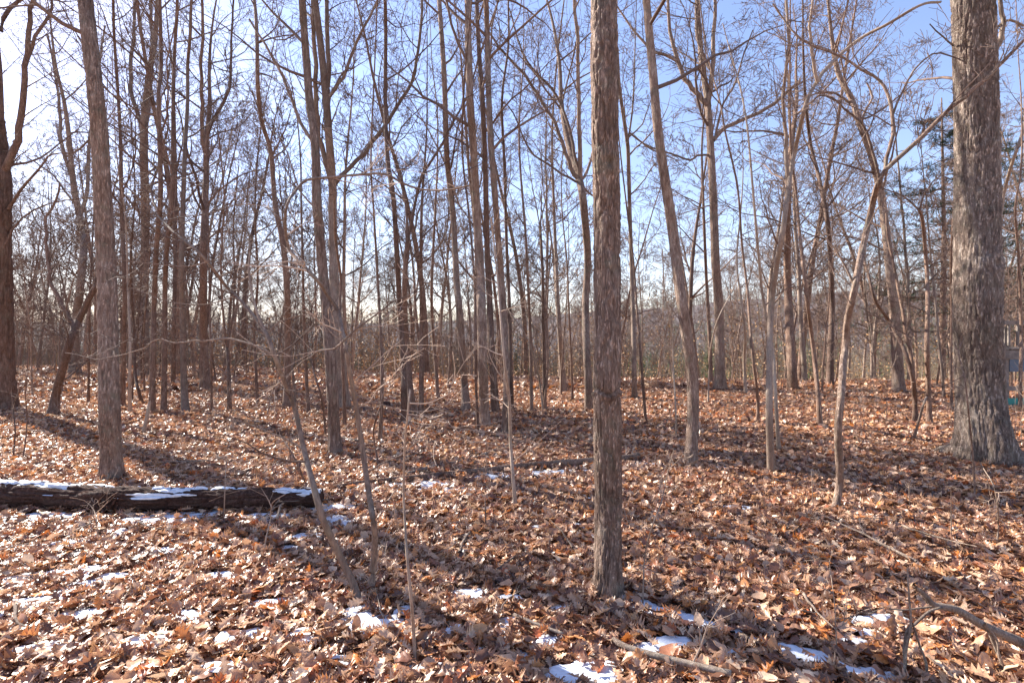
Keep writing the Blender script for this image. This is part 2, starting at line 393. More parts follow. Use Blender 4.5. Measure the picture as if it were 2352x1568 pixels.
# ------------------------------------------------------------------ traced trees
def ray(px, py, D):
    return ((px - CX) / F * D, D, H + (CY - py) / F * D)
def base_depth(px, py):
    D = H * F / max(py - CY, 20)
    for _ in range(30):
        z = G((px - CX) / F * D, D)
        D = 0.5 * D + 0.5 * (H - z) * F / max(py - CY, 20)
    return D

TREES = []
def T(label, pts, w0, w1, mat='brown', limbs=(), D=None, top=None, dens=1.0, first=0.45, kind='tree', hero=None, twig='twig', up=0.05, blen=1.0, name=None, nb=None, ddepth=0.0):
    TREES.append(dict(label=label, pts=pts, w0=w0, w1=w1, mat=mat, limbs=limbs, D=D, top=top, dens=dens, first=first, kind=kind, hero=hero, twig=twig, up=up, blen=blen, name=name, nb=nb, ddepth=ddepth))

# --- near and middle trees, traced left to right (points are sight lines of the photograph, placed at each tree's own distance)
T('huge dark forked oak cut by the left edge, widest trunk on the left', [(-8, 945), (-6, 850), (-6, 651), (-6, 480), (-4, 400)], 100, 64, 'brown', hero=dict(depth=.03, plates=28, around=84, step=.05, flare=(.35, .5, 4, .6)),
  limbs=[([(2, 405), (35, 350), (47, 270), (57, 200), (65, 75), (75, 0), (80, -60)], 19, 9), ([(-14, 410), (-25, 330), (-40, 200), (-60, 0)], 34, 18), ([(20, 480), (45, 440), (100, 375), (120, 355), (160, 352)], 9, 3),
         ([(60, 150), (80, 85), (115, 30), (120, 0), (124, -50)], 10, 5), ([(0, 70), (20, 20), (60, -10), (110, -30)], 12, 6), ([(10, 560), (50, 500), (110, 470), (190, 455), (290, 452)], 6, 2)], top=15, first=.35, dens=.5)
T('curved dark forked tree leaning right just beyond the left edge oak', [(121, 958), (128, 910), (141, 856), (161, 783), (176, 739)], 27, 20, 'brown',
  limbs=[([(176, 739), (205, 689), (222, 651), (236, 590), (240, 520), (236, 440)], 17, 8), ([(172, 745), (164, 735), (141, 700), (117, 651), (113, 623), (106, 537), (106, 500), (130, 460), (138, 420)], 12, 5), ([(106, 503), (85, 470), (50, 448)], 4, 2), ([(150, 720), (170, 640), (195, 600)], 4, 1.5)], top=4.2, dens=.9, nb=4)
T('straight brown trunk rising behind the snowy log on the left', [(257, 1103), (254, 1040), (251, 944), (249, 827), (246, 651), (240, 520), (230, 330), (222, 230), (206, 90), (196, 0), (188, -90)], 64, 38, 'oak', hero=dict(depth=.010, plates=20, around=80, step=.03, flare=(.30, .18, 5, 1.2), bumps=[(1.9, 4.4, .05, .012)]), top=14,
  limbs=[([(262, 420), (300, 402), (360, 398), (430, 410)], 3, 1.2), ([(240, 470), (180, 430), (100, 420)], 3, 1.2)])
T('slim dark tree hugging the right side of the left brown trunk', [(281, 938), (284, 800), (286, 651), (280, 500), (276, 300), (262, 80), (258, -30)], 14, 7, 'brown', top=13)
T('short pale tan stem between two dark leaning stems on the left', [(299, 953), (298, 860), (299, 783), (293, 640), (288, 500)], 10, 4, 'smooth', top=8)
T('thin stem leaning left with its foot beside the pale broken snag', [(327, 930), (318, 895), (311, 860), (307, 740), (300, 600), (310, 450)], 9, 4, 'brown', top=9)
T('stout old tree far back on the left with a twisted fork', [(331, 873), (331, 760), (331, 651), (334, 520), (333, 430), (330, 349)], 28, 20, 'grey', D=20.5, limbs=[([(330, 349), (322, 280), (300, 200), (306, 90), (312, 0)], 13, 7), ([(330, 349), (340, 260), (348, 120), (346, 0)], 14, 8), ([(334, 450), (360, 400), (372, 330)], 7, 4)], top=17, first=.5)
T('dark straight trunk standing just right of the pale broken snag', [(349, 951), (352, 800), (354, 700), (360, 560), (369, 435), (364, 230), (370, 150), (367, 0)], 16, 9, 'brown', top=14)
T('near black straight trunk, second right of the pale snag', [(376, 951), (378, 800), (379, 674), (383, 571), (396, 435), (398, 230), (401, 120), (407, 0)], 15, 8, 'brown', top=14, limbs=[([(396, 400), (370, 300), (372, 200)], 5, 2)])
T('grey trunk with flared foot left of the thick distant trunk', [(426, 950), (422, 860), (419, 700), (417, 600), (424, 366), (431, 230), (431, 150), (437, 80), (440, 0)], 18, 7, 'grey', top=15)
T('thick trunk far back standing at the head of a blue shadow', [(472, 895), (468, 780), (467, 651), (468, 560), (471, 470), (474, 400)], 24, 15, 'brown', D=15.5, limbs=[([(474, 400), (478, 300), (500, 260), (528, 205), (532, 100), (536, 0)], 10, 5), ([(474, 400), (466, 300), (462, 180), (466, 60), (462, -20)], 11, 6), ([(470, 490), (455, 470), (440, 430), (430, 395)], 6, 2.5), ([(470, 480), (500, 440), (560, 400), (640, 380)], 5, 2)], top=14)
T('broad dim trunk forking wide behind the curved left tree', [(172, 870), (172, 760), (185, 651), (192, 560), (184, 500), (173, 452)], 26, 17, 'grey', D=22, limbs=[([(173, 452), (160, 390), (140, 330), (135, 220), (110, 80)], 11, 5), ([(185, 500), (200, 430), (206, 325), (220, 200), (240, 60)], 10, 5), ([(180, 480), (150, 440), (120, 400), (60, 360)], 6, 3)], top=16, first=.45)
T('thin stem between the curved tree and the left brown trunk', [(203, 932), (205, 800), (208, 651), (215, 500)], 7, 4, 'brown', top=9)
T('thin upright stem behind the near black trunk', [(398, 882), (399, 760), (401, 651), (404, 450), (400, 250)], 12, 7, 'brown', D=17.5, top=15)
T('slender stem standing left of the forked thin tree', [(487, 947), (484, 800), (481, 651), (478, 480)], 7, 3, 'brown', top=9)
T('thin tree splitting into narrow twin stems left of centre', [(527, 950), (526, 870), (521, 797)], 11, 8, 'brown', limbs=[([(521, 797), (512, 720), (508, 600), (515, 450), (500, 300)], 6, 3), ([(523, 797), (533, 740), (540, 640), (536, 520), (548, 380)], 6, 3)], top=3, nb=2)
T('slim stem with a low crook left of the bent sapling', [(592, 935), (588, 850), (584, 760), (592, 640), (586, 500), (590, 380)], 8, 4, 'brown', top=10)
T('dark trunk left of the big trunk cluster, bending at mid height', [(659, 940), (660, 860), (661, 760), (660, 674), (650, 560), (632, 469), (622, 349), (600, 275), (592, 190), (590, 80), (584, 0)], 19, 8, 'brown', top=14, limbs=[([(625, 360), (655, 300), (668, 250)], 5, 2)])
T('thin dark stem with crossing branches right of the bending trunk', [(709, 954), (703, 850), (697, 700), (696, 620), (692, 480), (690, 360)], 9, 4, 'brown', top=10)
T('tall rough front trunk of the tight cluster left of centre', [(770, 1046), (767, 990), (763, 900), (756, 797), (749, 700), (742, 630), (733, 520), (728, 469), (724, 332), (711, 230), (705, 150), (697, 50), (692, -40)], 33, 16, 'oak', hero=dict(depth=.008, plates=18, around=64, step=.035, flare=(.3, .15, 4, 0)), top=15,
  limbs=[([(724, 330), (690, 280), (650, 180), (610, 105), (574, 45)], 9, 5), ([(728, 480), (690, 440), (650, 330), (600, 270)], 5, 2)])
T('stout rear trunk of the tight cluster, one great limb reaching right', [(790, 940), (784, 860), (776, 760), (768, 651), (766, 560), (764, 480), (764, 425)], 32, 19, 'grey', hero=dict(depth=.012, plates=18, around=56, step=.06, flare=(.35, .3, 4, 0)), top=16, first=.5,
  limbs=[([(764, 430), (800, 385), (839, 350), (889, 280), (925, 225), (944, 195), (958, 140), (966, 60), (970, 0)], 11, 6), ([(764, 430), (757, 350), (750, 275), (756, 150), (752, 60), (751, -30)], 15, 9), ([(764, 420), (742, 360), (730, 280), (724, 150), (716, 0), (714, -60)], 13, 8),
         ([(757, 225), (780, 190), (794, 165), (819, 95), (850, 40), (872, -10)], 9, 5), ([(760, 215), (775, 190), (790, 165), (815, 155)], 6, 3), ([(752, 300), (770, 260), (780, 230)], 5, 2)])
T('sinuous dark stem climbing beside the tight trunk cluster', [(792, 1000), (790, 900), (785, 790), (781, 700), (783, 640), (776, 590), (770, 540)], 9, 6, 'brown', D=9.0, top=4, nb=2)
T('thin stem with dark foot between the arched sapling and the tall stick', [(873, 1014), (877, 900), (876, 797), (868, 651), (858, 480), (852, 360)], 10, 4, 'brown', top=9)
T('straight narrow trunk rising full height left of the centre', [(929, 977), (928, 900), (926, 827), (918, 700), (913, 606), (903, 450), (890, 366), (885, 230), (886, 75), (884, -20)], 15, 8, 'brown', top=14, limbs=[([(889, 275), (870, 200), (880, 120)], 4, 2)])
T('trunk with splayed foot and crossed upper forks left of centre', [(950, 957), (942, 900), (935, 800), (931, 739), (930, 640), (936, 560)], 20, 11, 'brown', limbs=[([(936, 560), (950, 480), (971, 400), (1005, 349), (1049, 264), (1070, 230), (1100, 130)], 8, 4), ([(934, 560), (934, 470), (920, 420), (900, 390)], 6, 3)], top=5.5, nb=3)
T('thin tree right of the crossed forks, foot dark and flared', [(967, 957), (968, 850), (968, 740), (967, 600), (968, 503), (971, 435), (980, 300)], 13, 4, 'brown', top=11)
T('distant slim stem with arched neighbour stems left of centre', [(1006, 919), (1001, 840), (993, 739), (992, 640), (1000, 480), (1005, 360)], 9, 4, 'brown', top=12)
T('first thick trunk of the central row, slightly bowed', [(1070, 946), (1067, 880), (1063, 827), (1055, 710), (1049, 650), (1041, 500), (1030, 400), (1025, 332), (1020, 170), (1010, 20), (1006, -60)], 20, 10, 'oak', top=15, limbs=[([(1055, 470), (1010, 350), (950, 240), (920, 200)], 5, 2)])
T('rough tall trunk with root spur, thickest of the central row', [(1114, 984), (1112, 930), (1108, 827), (1105, 700), (1104, 640), (1096, 500), (1087, 332), (1080, 230), (1076, 100), (1074, 0), (1072, -60)], 26, 14, 'oak', hero=dict(depth=.009, plates=16, around=48, step=.05, flare=(.35, .2, 3, 1)), top=15)
T('thin stem pressed against the thickest central row trunk', [(1099, 990), (1094, 900), (1092, 800), (1090, 651), (1078, 500), (1062, 350), (1066, 200)], 7, 4, 'brown', top=11)
T('dark trunk behind and right of the thickest central trunk', [(1138, 951), (1134, 870), (1128, 797), (1125, 700), (1119, 571), (1114, 366), (1108, 230), (1101, 130), (1095, 0)], 18, 9, 'brown', top=15)
T('grey trunk with a climbing pale sapling at the row right end', [(1160, 998), (1163, 900), (1161, 800), (1153, 660), (1145, 560), (1137, 450), (1128, 332), (1122, 200), (1119, 80), (1116, -10)], 19, 13, 'oak', hero=dict(depth=.007, plates=16, around=48, step=.05, flare=(.25, .15, 3, 2)), top=15)
T('narrow stem at the far right of the central row', [(1176, 945), (1173, 850), (1170, 700), (1164, 571), (1158, 366), (1153, 230), (1168, 100)], 10, 5, 'brown', top=13)
T('pale crooked sapling in front of the central row', [(1184, 1166), (1178, 1090), (1173, 1021), (1170, 919), (1160, 841), (1151, 739), (1144, 651), (1136, 571), (1128, 500)], 10, 3, 'smooth', top=3.6, kind='sapling', nb=8, blen=.45, twig='paletwig',
  limbs=[([(1178, 1060), (1230, 1020), (1290, 965)], 2.5, 1), ([(1171, 930), (1160, 880), (1168, 850)], 3, 1.5)])
T('thin straight tree alone just right of the central row', [(1221, 953), (1220, 870), (1218, 768), (1213, 651), (1206, 520), (1196, 400), (1192, 280)], 9, 4, 'brown', top=11)
T('slim twin stemmed tree midway to the main trunk', [(1251, 948), (1250, 850), (1248, 740), (1247, 651), (1243, 560), (1240, 520)], 10, 6, 'brown', limbs=[([(1240, 520), (1225, 440), (1210, 340)], 3, 1.5), ([(1240, 520), (1262, 420), (1275, 320)], 3, 1.5), ([(1241, 530), (1245, 400), (1240, 300)], 3, 1.5), ([(1250, 947), (1258, 850), (1257, 700), (1266, 560)], 6, 3)], top=6)
T('arched thin sapling sweeping up left from the slim twin tree', [(1248, 945), (1240, 880), (1230, 827), (1205, 765), (1175, 722), (1160, 700)], 5, 2, 'smooth', D=10.8, top=2, kind='sapling', nb=4, blen=.4)
T('grey straight tree with flared foot standing on the crest line', [(1294, 905), (1291, 840), (1286, 768), (1280, 680), (1277, 600), (1272, 469), (1268, 330)], 14, 5, 'grey', D=14.4, top=14)
T('very thin stem beside the crest line grey tree', [(1315, 924), (1312, 820), (1306, 700), (1302, 600), (1290, 470)], 6, 3, 'brown', top=10)
T('broad forking oak just left of the main trunk, fan of limbs', [(1354, 946), (1351, 870), (1347, 797), (1345, 700), (1350, 600), (1345, 520), (1338, 450), (1331, 415)], 20, 17, 'oak', top=13, first=.7, dens=.55,
  limbs=[([(1331, 418), (1312, 385), (1298, 350), (1273, 280), (1223, 200), (1185, 150), (1148, 110), (1120, 70)], 11, 5), ([(1333, 415), (1320, 350), (1293, 250), (1255, 190), (1233, 170), (1200, 120), (1170, 20)], 9, 4), ([(1333, 412), (1333, 350), (1331, 250), (1328, 125), (1318, 0), (1314, -60)], 11, 7),
         ([(1330, 420), (1308, 410), (1248, 370), (1213, 340), (1180, 260), (1150, 230)], 6, 2.5), ([(1336, 412), (1348, 390), (1363, 340), (1372, 250)], 7, 4), ([(1338, 430), (1362, 450), (1400, 470)], 5, 3), ([(1290, 240), (1310, 160), (1330, 60)], 5, 2)])
T('main foreground trunk with ring scar and dark knot, nearest tree', [(1396, 1362), (1396, 1330), (1397, 1250), (1397, 1150), (1396, 1040), (1394, 900), (1394, 780), (1394, 640), (1393, 500), (1390, 380), (1388, 230), (1387, 100), (1386, 0), (1386, -130)], 78, 64, 'oak', hero=dict(depth=.0105, plates=24, around=130, step=.013, flare=(.34, .11, 5, .3), bumps=[(2.72, 4.9, .06, .024), (1.9, 4.6, .05, .008), (3.4, 4.3, .05, .010)], scars=[(1.31, .016, .013)], stretch=5), top=14, first=.45)
T('leaning smooth trunk with swollen foot right of the main trunk', [(1588, 1066), (1588, 1040), (1592, 960), (1590, 860), (1577, 768), (1567, 700), (1558, 640), (1547, 550), (1536, 475), (1521, 370), (1510, 290), (1498, 150), (1489, 50), (1482, -60)], 36, 18, 'oak', hero=dict(depth=.004, plates=20, around=72, step=.035, flare=(.22, .2, 4, 2)), top=13)
T('large grey spreading tree on the crest with U shaped fork', [(1655, 905), (1654, 850), (1652, 739), (1647, 651), (1643, 600), (1638, 450), (1633, 350), (1626, 240)], 30, 17, 'oak', D=14.6, top=15, first=.75, hero=dict(depth=.01, plates=16, around=40, step=.1, flare=(.5, .3, 4, 1)),
  limbs=[([(1628, 250), (1613, 230), (1590, 205), (1573, 180), (1553, 135), (1540, 70), (1532, 0), (1530, -50)], 13, 6), ([(1556, 140), (1530, 125), (1498, 115), (1460, 75), (1430, 35), (1414, 10)], 8, 4), ([(1627, 240), (1633, 180), (1638, 110), (1642, 40), (1643, -40)], 13, 7), ([(1632, 160), (1610, 120), (1600, 60), (1598, -20)], 9, 5),
         ([(1638, 325), (1660, 300), (1683, 285), (1720, 268), (1761, 250), (1795, 222), (1835, 190)], 11, 7), ([(1645, 310), (1660, 240), (1685, 200), (1710, 120), (1730, 70)], 6, 3), ([(1634, 357), (1600, 358), (1586, 368), (1555, 358), (1500, 340), (1460, 318)], 6, 3), ([(1596, 365), (1590, 335), (1560, 320)], 3, 1.5), ([(1638, 470), (1600, 480), (1545, 498)], 4, 1.5)])
T('dark thin companion trunk left of the U forked tree', [(1633, 888), (1630, 780), (1623, 651), (1619, 560), (1616, 480), (1612, 340)], 11, 5, 'brown', D=16, top=13)
T('pale diagonal whip leaning right before the U forked tree', [(1626, 930), (1628, 860), (1632, 800), (1648, 735), (1668, 695), (1690, 651), (1710, 600)], 5, 2, 'smooth', top=3, kind='sapling', nb=3, blen=.35, twig='paletwig')
T('tan stem with thin fork between crest tree and front pale pole', [(1713, 910), (1709, 830), (1712, 770), (1704, 700), (1692, 600), (1700, 500)], 8, 4, 'smooth', D=13.6, top=9)
T('thin dark bowed stem left of the front pale pole', [(1739, 974), (1741, 920), (1730, 827), (1722, 740), (1716, 660), (1704, 560), (1694, 430), (1665, 300), (1655, 240)], 8, 4, 'brown', top=10)
T('pale forked front pole whose top arches over to the right', [(1771, 1090), (1770, 1040), (1767, 944), (1768, 797), (1772, 700), (1782, 620), (1795, 550), (1806, 470), (1815, 400), (1825, 350), (1836, 300), (1848, 250), (1866, 205), (1905, 150), (1975, 90), (2040, 55), (2115, 12), (2160, 5)], 18, 7, 'smooth', top=1, nb=0, hero=dict(depth=.002, plates=14, around=36, step=.05, flare=(.25, .1, 3, 0)),
  limbs=[([(1812, 420), (1806, 350), (1803, 280), (1800, 200), (1812, 100), (1806, 0)], 10, 6), ([(1790, 590), (1760, 560), (1720, 545)], 3, 1), ([(1880, 190), (1866, 140), (1860, 60), (1868, -10)], 9, 5), ([(1820, 380), (1780, 370), (1700, 330)], 3, 1.5), ([(1795, 555), (1850, 600), (1900, 650)], 3, 1.5)])
T('thin grey stem crossing behind the front pale pole', [(1789, 1036), (1784, 960), (1780, 885), (1774, 800), (1752, 680), (1740, 560), (1728, 420), (1716, 290), (1700, 200)], 10, 4, 'smooth', top=6.5)
T('stout dark trunk on the crest behind the front pale pole', [(1822, 908), (1819, 850), (1813, 739), (1809, 651), (1808, 571), (1810, 440), (1818, 330), (1826, 270)], 28, 12, 'brown', D=14.8, top=13, hero=dict(depth=.01, plates=14, around=36, step=.1, flare=(.4, .3, 4, 3)))
T('slanting near black stem right of the crest dark trunk', [(1884, 983), (1880, 920), (1871, 827), (1863, 760), (1855, 700), (1846, 620), (1835, 520), (1828, 440), (1816, 330)], 13, 6, 'brown', top=9)
T('straight reddish trunk on the crest left of the crooked front tree', [(1906, 900), (1908, 800), (1911, 700), (1908, 600), (1900, 503), (1888, 440), (1874, 380), (1862, 332), (1850, 230)], 18, 7, 'brown', D=15.3, top=13)
T('crooked rough front tree with a long bare limb rising right', [(1914, 1182), (1922, 1150), (1929, 1100), (1925, 996), (1931, 919), (1936, 842), (1941, 797), (1947, 733), (1959, 680), (1970, 625), (1981, 570), (2000, 485), (2011, 440), (2020, 415)], 24, 17, 'oak', top=1, nb=0, twig='twig', hero=dict(depth=.004, plates=12, around=44, step=.03, flare=(.3, .1, 3, 1)),
  limbs=[([(2020, 415), (2050, 372), (2090, 340), (2140, 292), (2190, 245), (2265, 180), (2310, 135), (2352, 92), (2400, 50)], 12, 7), ([(2020, 415), (2012, 370), (1992, 310), (1978, 280), (1940, 250), (1912, 225), (1880, 220)], 8, 4), ([(2022, 412), (2038, 365), (2050, 310), (2052, 270), (2040, 220), (2022, 185), (1980, 160), (1930, 130), (1880, 110), (1840, 92), (1800, 45), (1775, 10)], 10, 4),
         ([(2052, 260), (2070, 215), (2100, 160), (2140, 125), (2180, 128), (2220, 145)], 6, 3), ([(1990, 530), (2040, 450), (2110, 490)], 4, 1.5), ([(1963, 660), (1930, 590), (1880, 530), (1830, 485), (1820, 478)], 6, 2), ([(1955, 700), (1920, 640), (1905, 600)], 4, 1.5), ([(2000, 290), (1975, 330), (1960, 380)], 4, 1.5)])
T('grey barked leaning tree at the crest left of the double stems', [(2065, 914), (2062, 850), (2056, 739), (2050, 670), (2042, 600), (2032, 510), (2020, 430), (1998, 345), (1975, 285), (1955, 225), (1930, 180), (1915, 120)], 36, 12, 'oak', D=13.8, top=12, hero=dict(depth=.012, plates=16, around=44, step=.09, flare=(.3, .3, 4, 3)),
  limbs=[([(1978, 290), (1990, 250), (2005, 225), (1990, 190)], 8, 4), ([(1960, 245), (1920, 215), (1880, 215), (1850, 225), (1760, 265)], 6, 2.5)])
T('left stem of the crossed double tree beside the broad oak', [(2103, 974), (2101, 920), (2097, 871), (2080, 810), (2058, 768), (2045, 740), (2023, 710), (2008, 685), (1997, 640), (1985, 600)], 15, 6, 'brown', top=4.5, nb=5, blen=.6,
  limbs=[([(2098, 880), (2096, 830), (2082, 768), (2067, 680), (2050, 600), (2040, 550), (2035, 490)], 10, 5)])
T('upright reddish stem with Y fork next to the double tree', [(2135, 978), (2132, 880), (2129, 800), (2131, 700), (2129, 630), (2124, 560), (2118, 500), (2110, 480)], 14, 9, 'brown', top=5.5, nb=4,
  limbs=[([(2110, 482), (2075, 450), (2029, 433)], 5, 3), ([(2112, 484), (2122, 450), (2140, 420), (2165, 400), (2180, 370)], 5, 2), ([(2128, 620), (2160, 590), (2190, 560)], 4, 1.5)])
T('short dead pole leaning against the upright reddish stem', [(2097, 1015), (2112, 960), (2122, 925), (2128, 912)], 8, 6, 'grey', top=1, nb=0, kind='dead pole', name='dead_pole')
T('massive broad oak at right with flaring roots, half sunlit', [(2262, 1062), (2260, 1030), (2256, 980), (2253, 920), (2250, 827), (2247, 740), (2245, 651), (2243, 500), (2242, 300), (2238, 150), (2234, 0), (2230, -140)], 140, 98, 'bigoak', hero=dict(depth=.017, plates=44, around=180, step=.026, flare=(.9, .30, 5, 2.6), bumps=[(2.6, 4.9, .13, .05), (4.2, 4.2, .12, .03)], stretch=5.5), top=15, first=.5,
  limbs=[([(2290, 110), (2305, 70), (2300, 30), (2296, -20)], 14, 9), ([(2292, 60), (2320, 45), (2352, 60)], 8, 5), ([(2190, 105), (2165, 85), (2135, 55)], 5, 3)])
T('slim tree leaning right from behind the broad oak', [(2290, 930), (2292, 700), (2296, 520), (2305, 450), (2320, 390), (2335, 345), (2352, 290)], 13, 8, 'smooth', D=11.5, top=8)
T('thin tree at the right edge beside the wooden platform', [(2343, 945), (2344, 860), (2346, 760), (2340, 600), (2332, 480), (2346, 380)], 11, 5, 'brown', top=9)
T('thin reddish stem hidden close along the broad oak left side', [(2186, 960), (2184, 850), (2186, 700), (2184, 600), (2188, 520)], 8, 5, 'brown', D=11, top=8)
# near saplings
T('leaning grey sapling arching far left from the foreground', [(826, 1393), (815, 1350), (779, 1272), (743, 1195), (722, 1124), (699, 1037), (676, 935), (651, 868), (630, 815), (609, 762), (557, 695), (524, 663), (496, 626), (455, 578), (403, 537), (369, 503), (325, 462), (290, 428), (256, 404)], 19, 4, 'grey', kind='sapling', top=0, nb=11, blen=.55, twig='twig', hero=dict(depth=.0012, plates=10, around=26, step=.03, flare=(.15, .05, 3, 0)),
  limbs=[([(632, 818), (590, 795), (536, 778), (505, 779), (470, 783), (450, 781), (400, 788), (372, 778), (350, 784), (330, 800), (290, 812), (236, 824), (205, 822), (180, 815), (150, 810)], 6, 1.6), ([(610, 765), (580, 752), (548, 738)], 4, 1.6), ([(609, 762), (585, 700), (570, 620), (575, 560), (560, 500)], 7, 3), ([(700, 1037), (660, 1010), (600, 985), (530, 960)], 5, 2),
         ([(497, 628), (540, 590), (600, 560), (650, 500)], 4, 1.5), ([(615, 770), (640, 740), (700, 722), (765, 716)], 4, 1.6), ([(480, 600), (430, 612), (330, 604), (220, 590)], 3, 1.2), ([(400, 535), (440, 500), (520, 480), (600, 440)], 3, 1.2), ([(540, 680), (470, 700), (380, 690), (300, 660)], 3, 1.2)])
T('mossy footed sapling that bows left then sweeps right overhead', [(853, 1372), (857, 1310), (861, 1240), (857, 1190), (850, 1150), (835, 1047), (820, 945), (802, 843), (796, 800), (785, 754), (776, 713), (750, 674), (735, 650), (708, 622), (683, 595), (664, 570), (656, 530), (656, 486), (664, 460), (677, 441), (704, 414), (764, 407), (830, 401), (884, 400), (924, 420), (969, 435), (1030, 436), (1080, 425)], 17, 3.5, 'grey', kind='sapling', top=0, nb=8, blen=.5, twig='paletwig', hero=dict(depth=.001, plates=10, around=26, step=.03, flare=(.15, .05, 3, 0)),
  limbs=[([(786, 786), (817, 757), (860, 725), (899, 695), (930, 682), (946, 674), (1000, 640)], 5.5, 1.8), ([(786, 786), (775, 795), (762, 802), (735, 803), (714, 820), (694, 830), (678, 845), (665, 858)], 5, 2), ([(786, 786), (768, 770), (757, 762), (741, 757)], 3, 1.5), ([(817, 874), (847, 848), (885, 812), (905, 795), (926, 777)], 4.5, 1.8), ([(822, 935), (850, 922), (866, 895), (890, 880), (914, 868)], 3.5, 1.5),
         ([(842, 1085), (875, 1065), (920, 1045), (948, 1022), (960, 1010)], 5, 2.5), ([(812, 905), (880, 930), (930, 942), (980, 945), (1015, 935)], 3.5, 1.5), ([(790, 800), (850, 720), (905, 722), (940, 725)], 3, 1.3), ([(660, 520), (620, 480), (560, 470), (490, 480)], 3, 1.2), ([(704, 614), (660, 600), (600, 612), (540, 600)], 3, 1.2)])
T('slender tan stick like sapling rising from the bottom edge', [(954, 1524), (950, 1450), (945, 1380), (935, 1277), (930, 1200), (927, 1124), (930, 1022), (937, 945), (942, 894)], 9, 4, 'smooth', kind='sapling', top=0, nb=2, blen=.3, twig='paletwig', name='sapling',
  limbs=[([(941, 925), (975, 927), (1010, 915), (1045, 892), (1066, 855)], 4, 1.5), ([(936, 950), (990, 955), (1020, 940)], 2.5, 1)])
T('thin upright shoot sprouting at the mossy foot of the bowing sapling', [(858, 1372), (862, 1310), (870, 1260), (884, 1230), (900, 1195)], 4, 1.5, 'smooth', kind='sapling', top=0, nb=1, blen=.2, twig='paletwig', D=3.15)
T('thin bare stem leaning left in front of the bent sapling', [(702, 1117), (690, 1080), (670, 1040), (652, 1010), (641, 985)], 6, 3, 'brown', kind='sapling', top=0, nb=2, blen=.3)
T('pencil thin shoot standing before the snowy log', [(514, 1200), (516, 1140), (518, 1090), (520, 1047)], 3.5, 2, 'smooth', kind='sapling', top=0, nb=1, blen=.12, twig='paletwig')
T('small forked shoot in the leaves left of the log stub', [(225, 1241), (222, 1200), (216, 1172), (194, 1149), (159, 1142)], 4, 1.5, 'smooth', kind='sapling', top=0, nb=1, blen=.2, twig='paletwig', limbs=[([(219, 1180), (240, 1160), (250, 1148)], 2.5, 1)])
T('small two tipped shoot at the right end of the snowy log', [(605, 1277), (612, 1230), (622, 1190), (625, 1155), (656, 1134)], 4, 1.8, 'smooth', kind='sapling', top=0, nb=1, blen=.2, twig='paletwig', limbs=[([(624, 1165), (612, 1140), (600, 1120)], 2.5, 1)])
T('long thin leaning whip right of the main trunk foot', [(1476, 1396), (1478, 1330), (1481, 1277), (1490, 1235), (1501, 1200), (1520, 1150), (1530, 1100), (1548, 1032)], 5, 2, 'smooth', kind='sapling', top=0, nb=4, blen=.3, twig='paletwig')
T('thin reddish sapling standing in front of the broad oak', [(2239, 1150), (2237, 1080), (2231, 1011), (2222, 920), (2216, 868), (2200, 810), (2192, 785)], 6, 3, 'brown', kind='sapling', top=0, nb=3, blen=.3, limbs=[([(2200, 810), (2208, 790), (2213, 776)], 3, 1.5), ([(2216, 860), (2180, 880), (2140, 890)], 2.5, 1)])
T('pale curved whip below the broad oak right root', [(2290, 1252), (2293, 1200), (2292, 1165), (2282, 1114), (2265, 1085), (2251, 1062)], 5, 2.5, 'smooth', kind='sapling', top=0, nb=2, blen=.25, twig='paletwig')
T('low pale shoot left of the broad oak thin front sapling', [(2184, 1247), (2185, 1190), (2184, 1119)], 3.5, 1.5, 'smooth', kind='sapling', top=0, nb=1, blen=.15, twig='paletwig')
T('tiny shoot in open leaves left of the broad oak', [(2090, 1166), (2088, 1120), (2092, 1098)], 3, 1.5, 'smooth', kind='sapling', top=0, nb=2, blen=.12, twig='paletwig')
T('small weed stem right of the crooked front tree foot', [(1867, 1168), (1866, 1120), (1864, 1080)], 3, 1.5, 'smooth', kind='sapling', top=0, nb=2, blen=.12, twig='paletwig')
T('dry branching weed stalk in the leaves right of the main trunk', [(1922, 1500), (1918, 1400), (1910, 1330), (1905, 1290), (1915, 1262)], 3.5, 1.5, 'smooth', kind='sapling', top=0, nb=5, blen=.2, twig='paletwig')
T('short dark stick left of the main trunk standing in leaves', [(1116, 1216), (1115, 1180), (1114, 1144)], 4, 3, 'brown', kind='sapling', top=0, nb=0)
T('dark thin sapling at the far left behind the leaf bank', [(30, 1055), (35, 990), (32, 930), (60, 880), (90, 862)], 5, 2, 'brown', kind='sapling', top=0, nb=3, blen=.3, twig='paletwig')
T('second thin sapling on the far left leaning slightly right', [(52, 1058), (60, 1000), (62, 950), (58, 900), (66, 850)], 5, 2, 'brown', kind='sapling', top=0, nb=3, blen=.3)
T('thin dark sapling climbing between pale sapling and cluster', [(872, 1080), (862, 1030), (858, 985), (868, 950), (875, 930)], 5, 3, 'brown', kind='sapling', top=0, nb=1, blen=.3)
T('two branched thin stem behind the leaning grey sapling', [(612, 960), (625, 900), (640, 860), (648, 800)], 4, 2, 'grey', kind='sapling', top=0, nb=3, blen=.4, twig='paletwig')
T('thin dark stem just right of the tight trunk cluster', [(748, 1010), (745, 960), (735, 900), (722, 860), (712, 810), (700, 740)], 6, 3, 'brown', kind='sapling', top=0, nb=4, blen=.5)
T('thin pole crossing low right of the main trunk', [(1484, 976), (1478, 900), (1472, 820), (1462, 700), (1455, 600), (1440, 480)], 8, 4, 'brown', top=9)
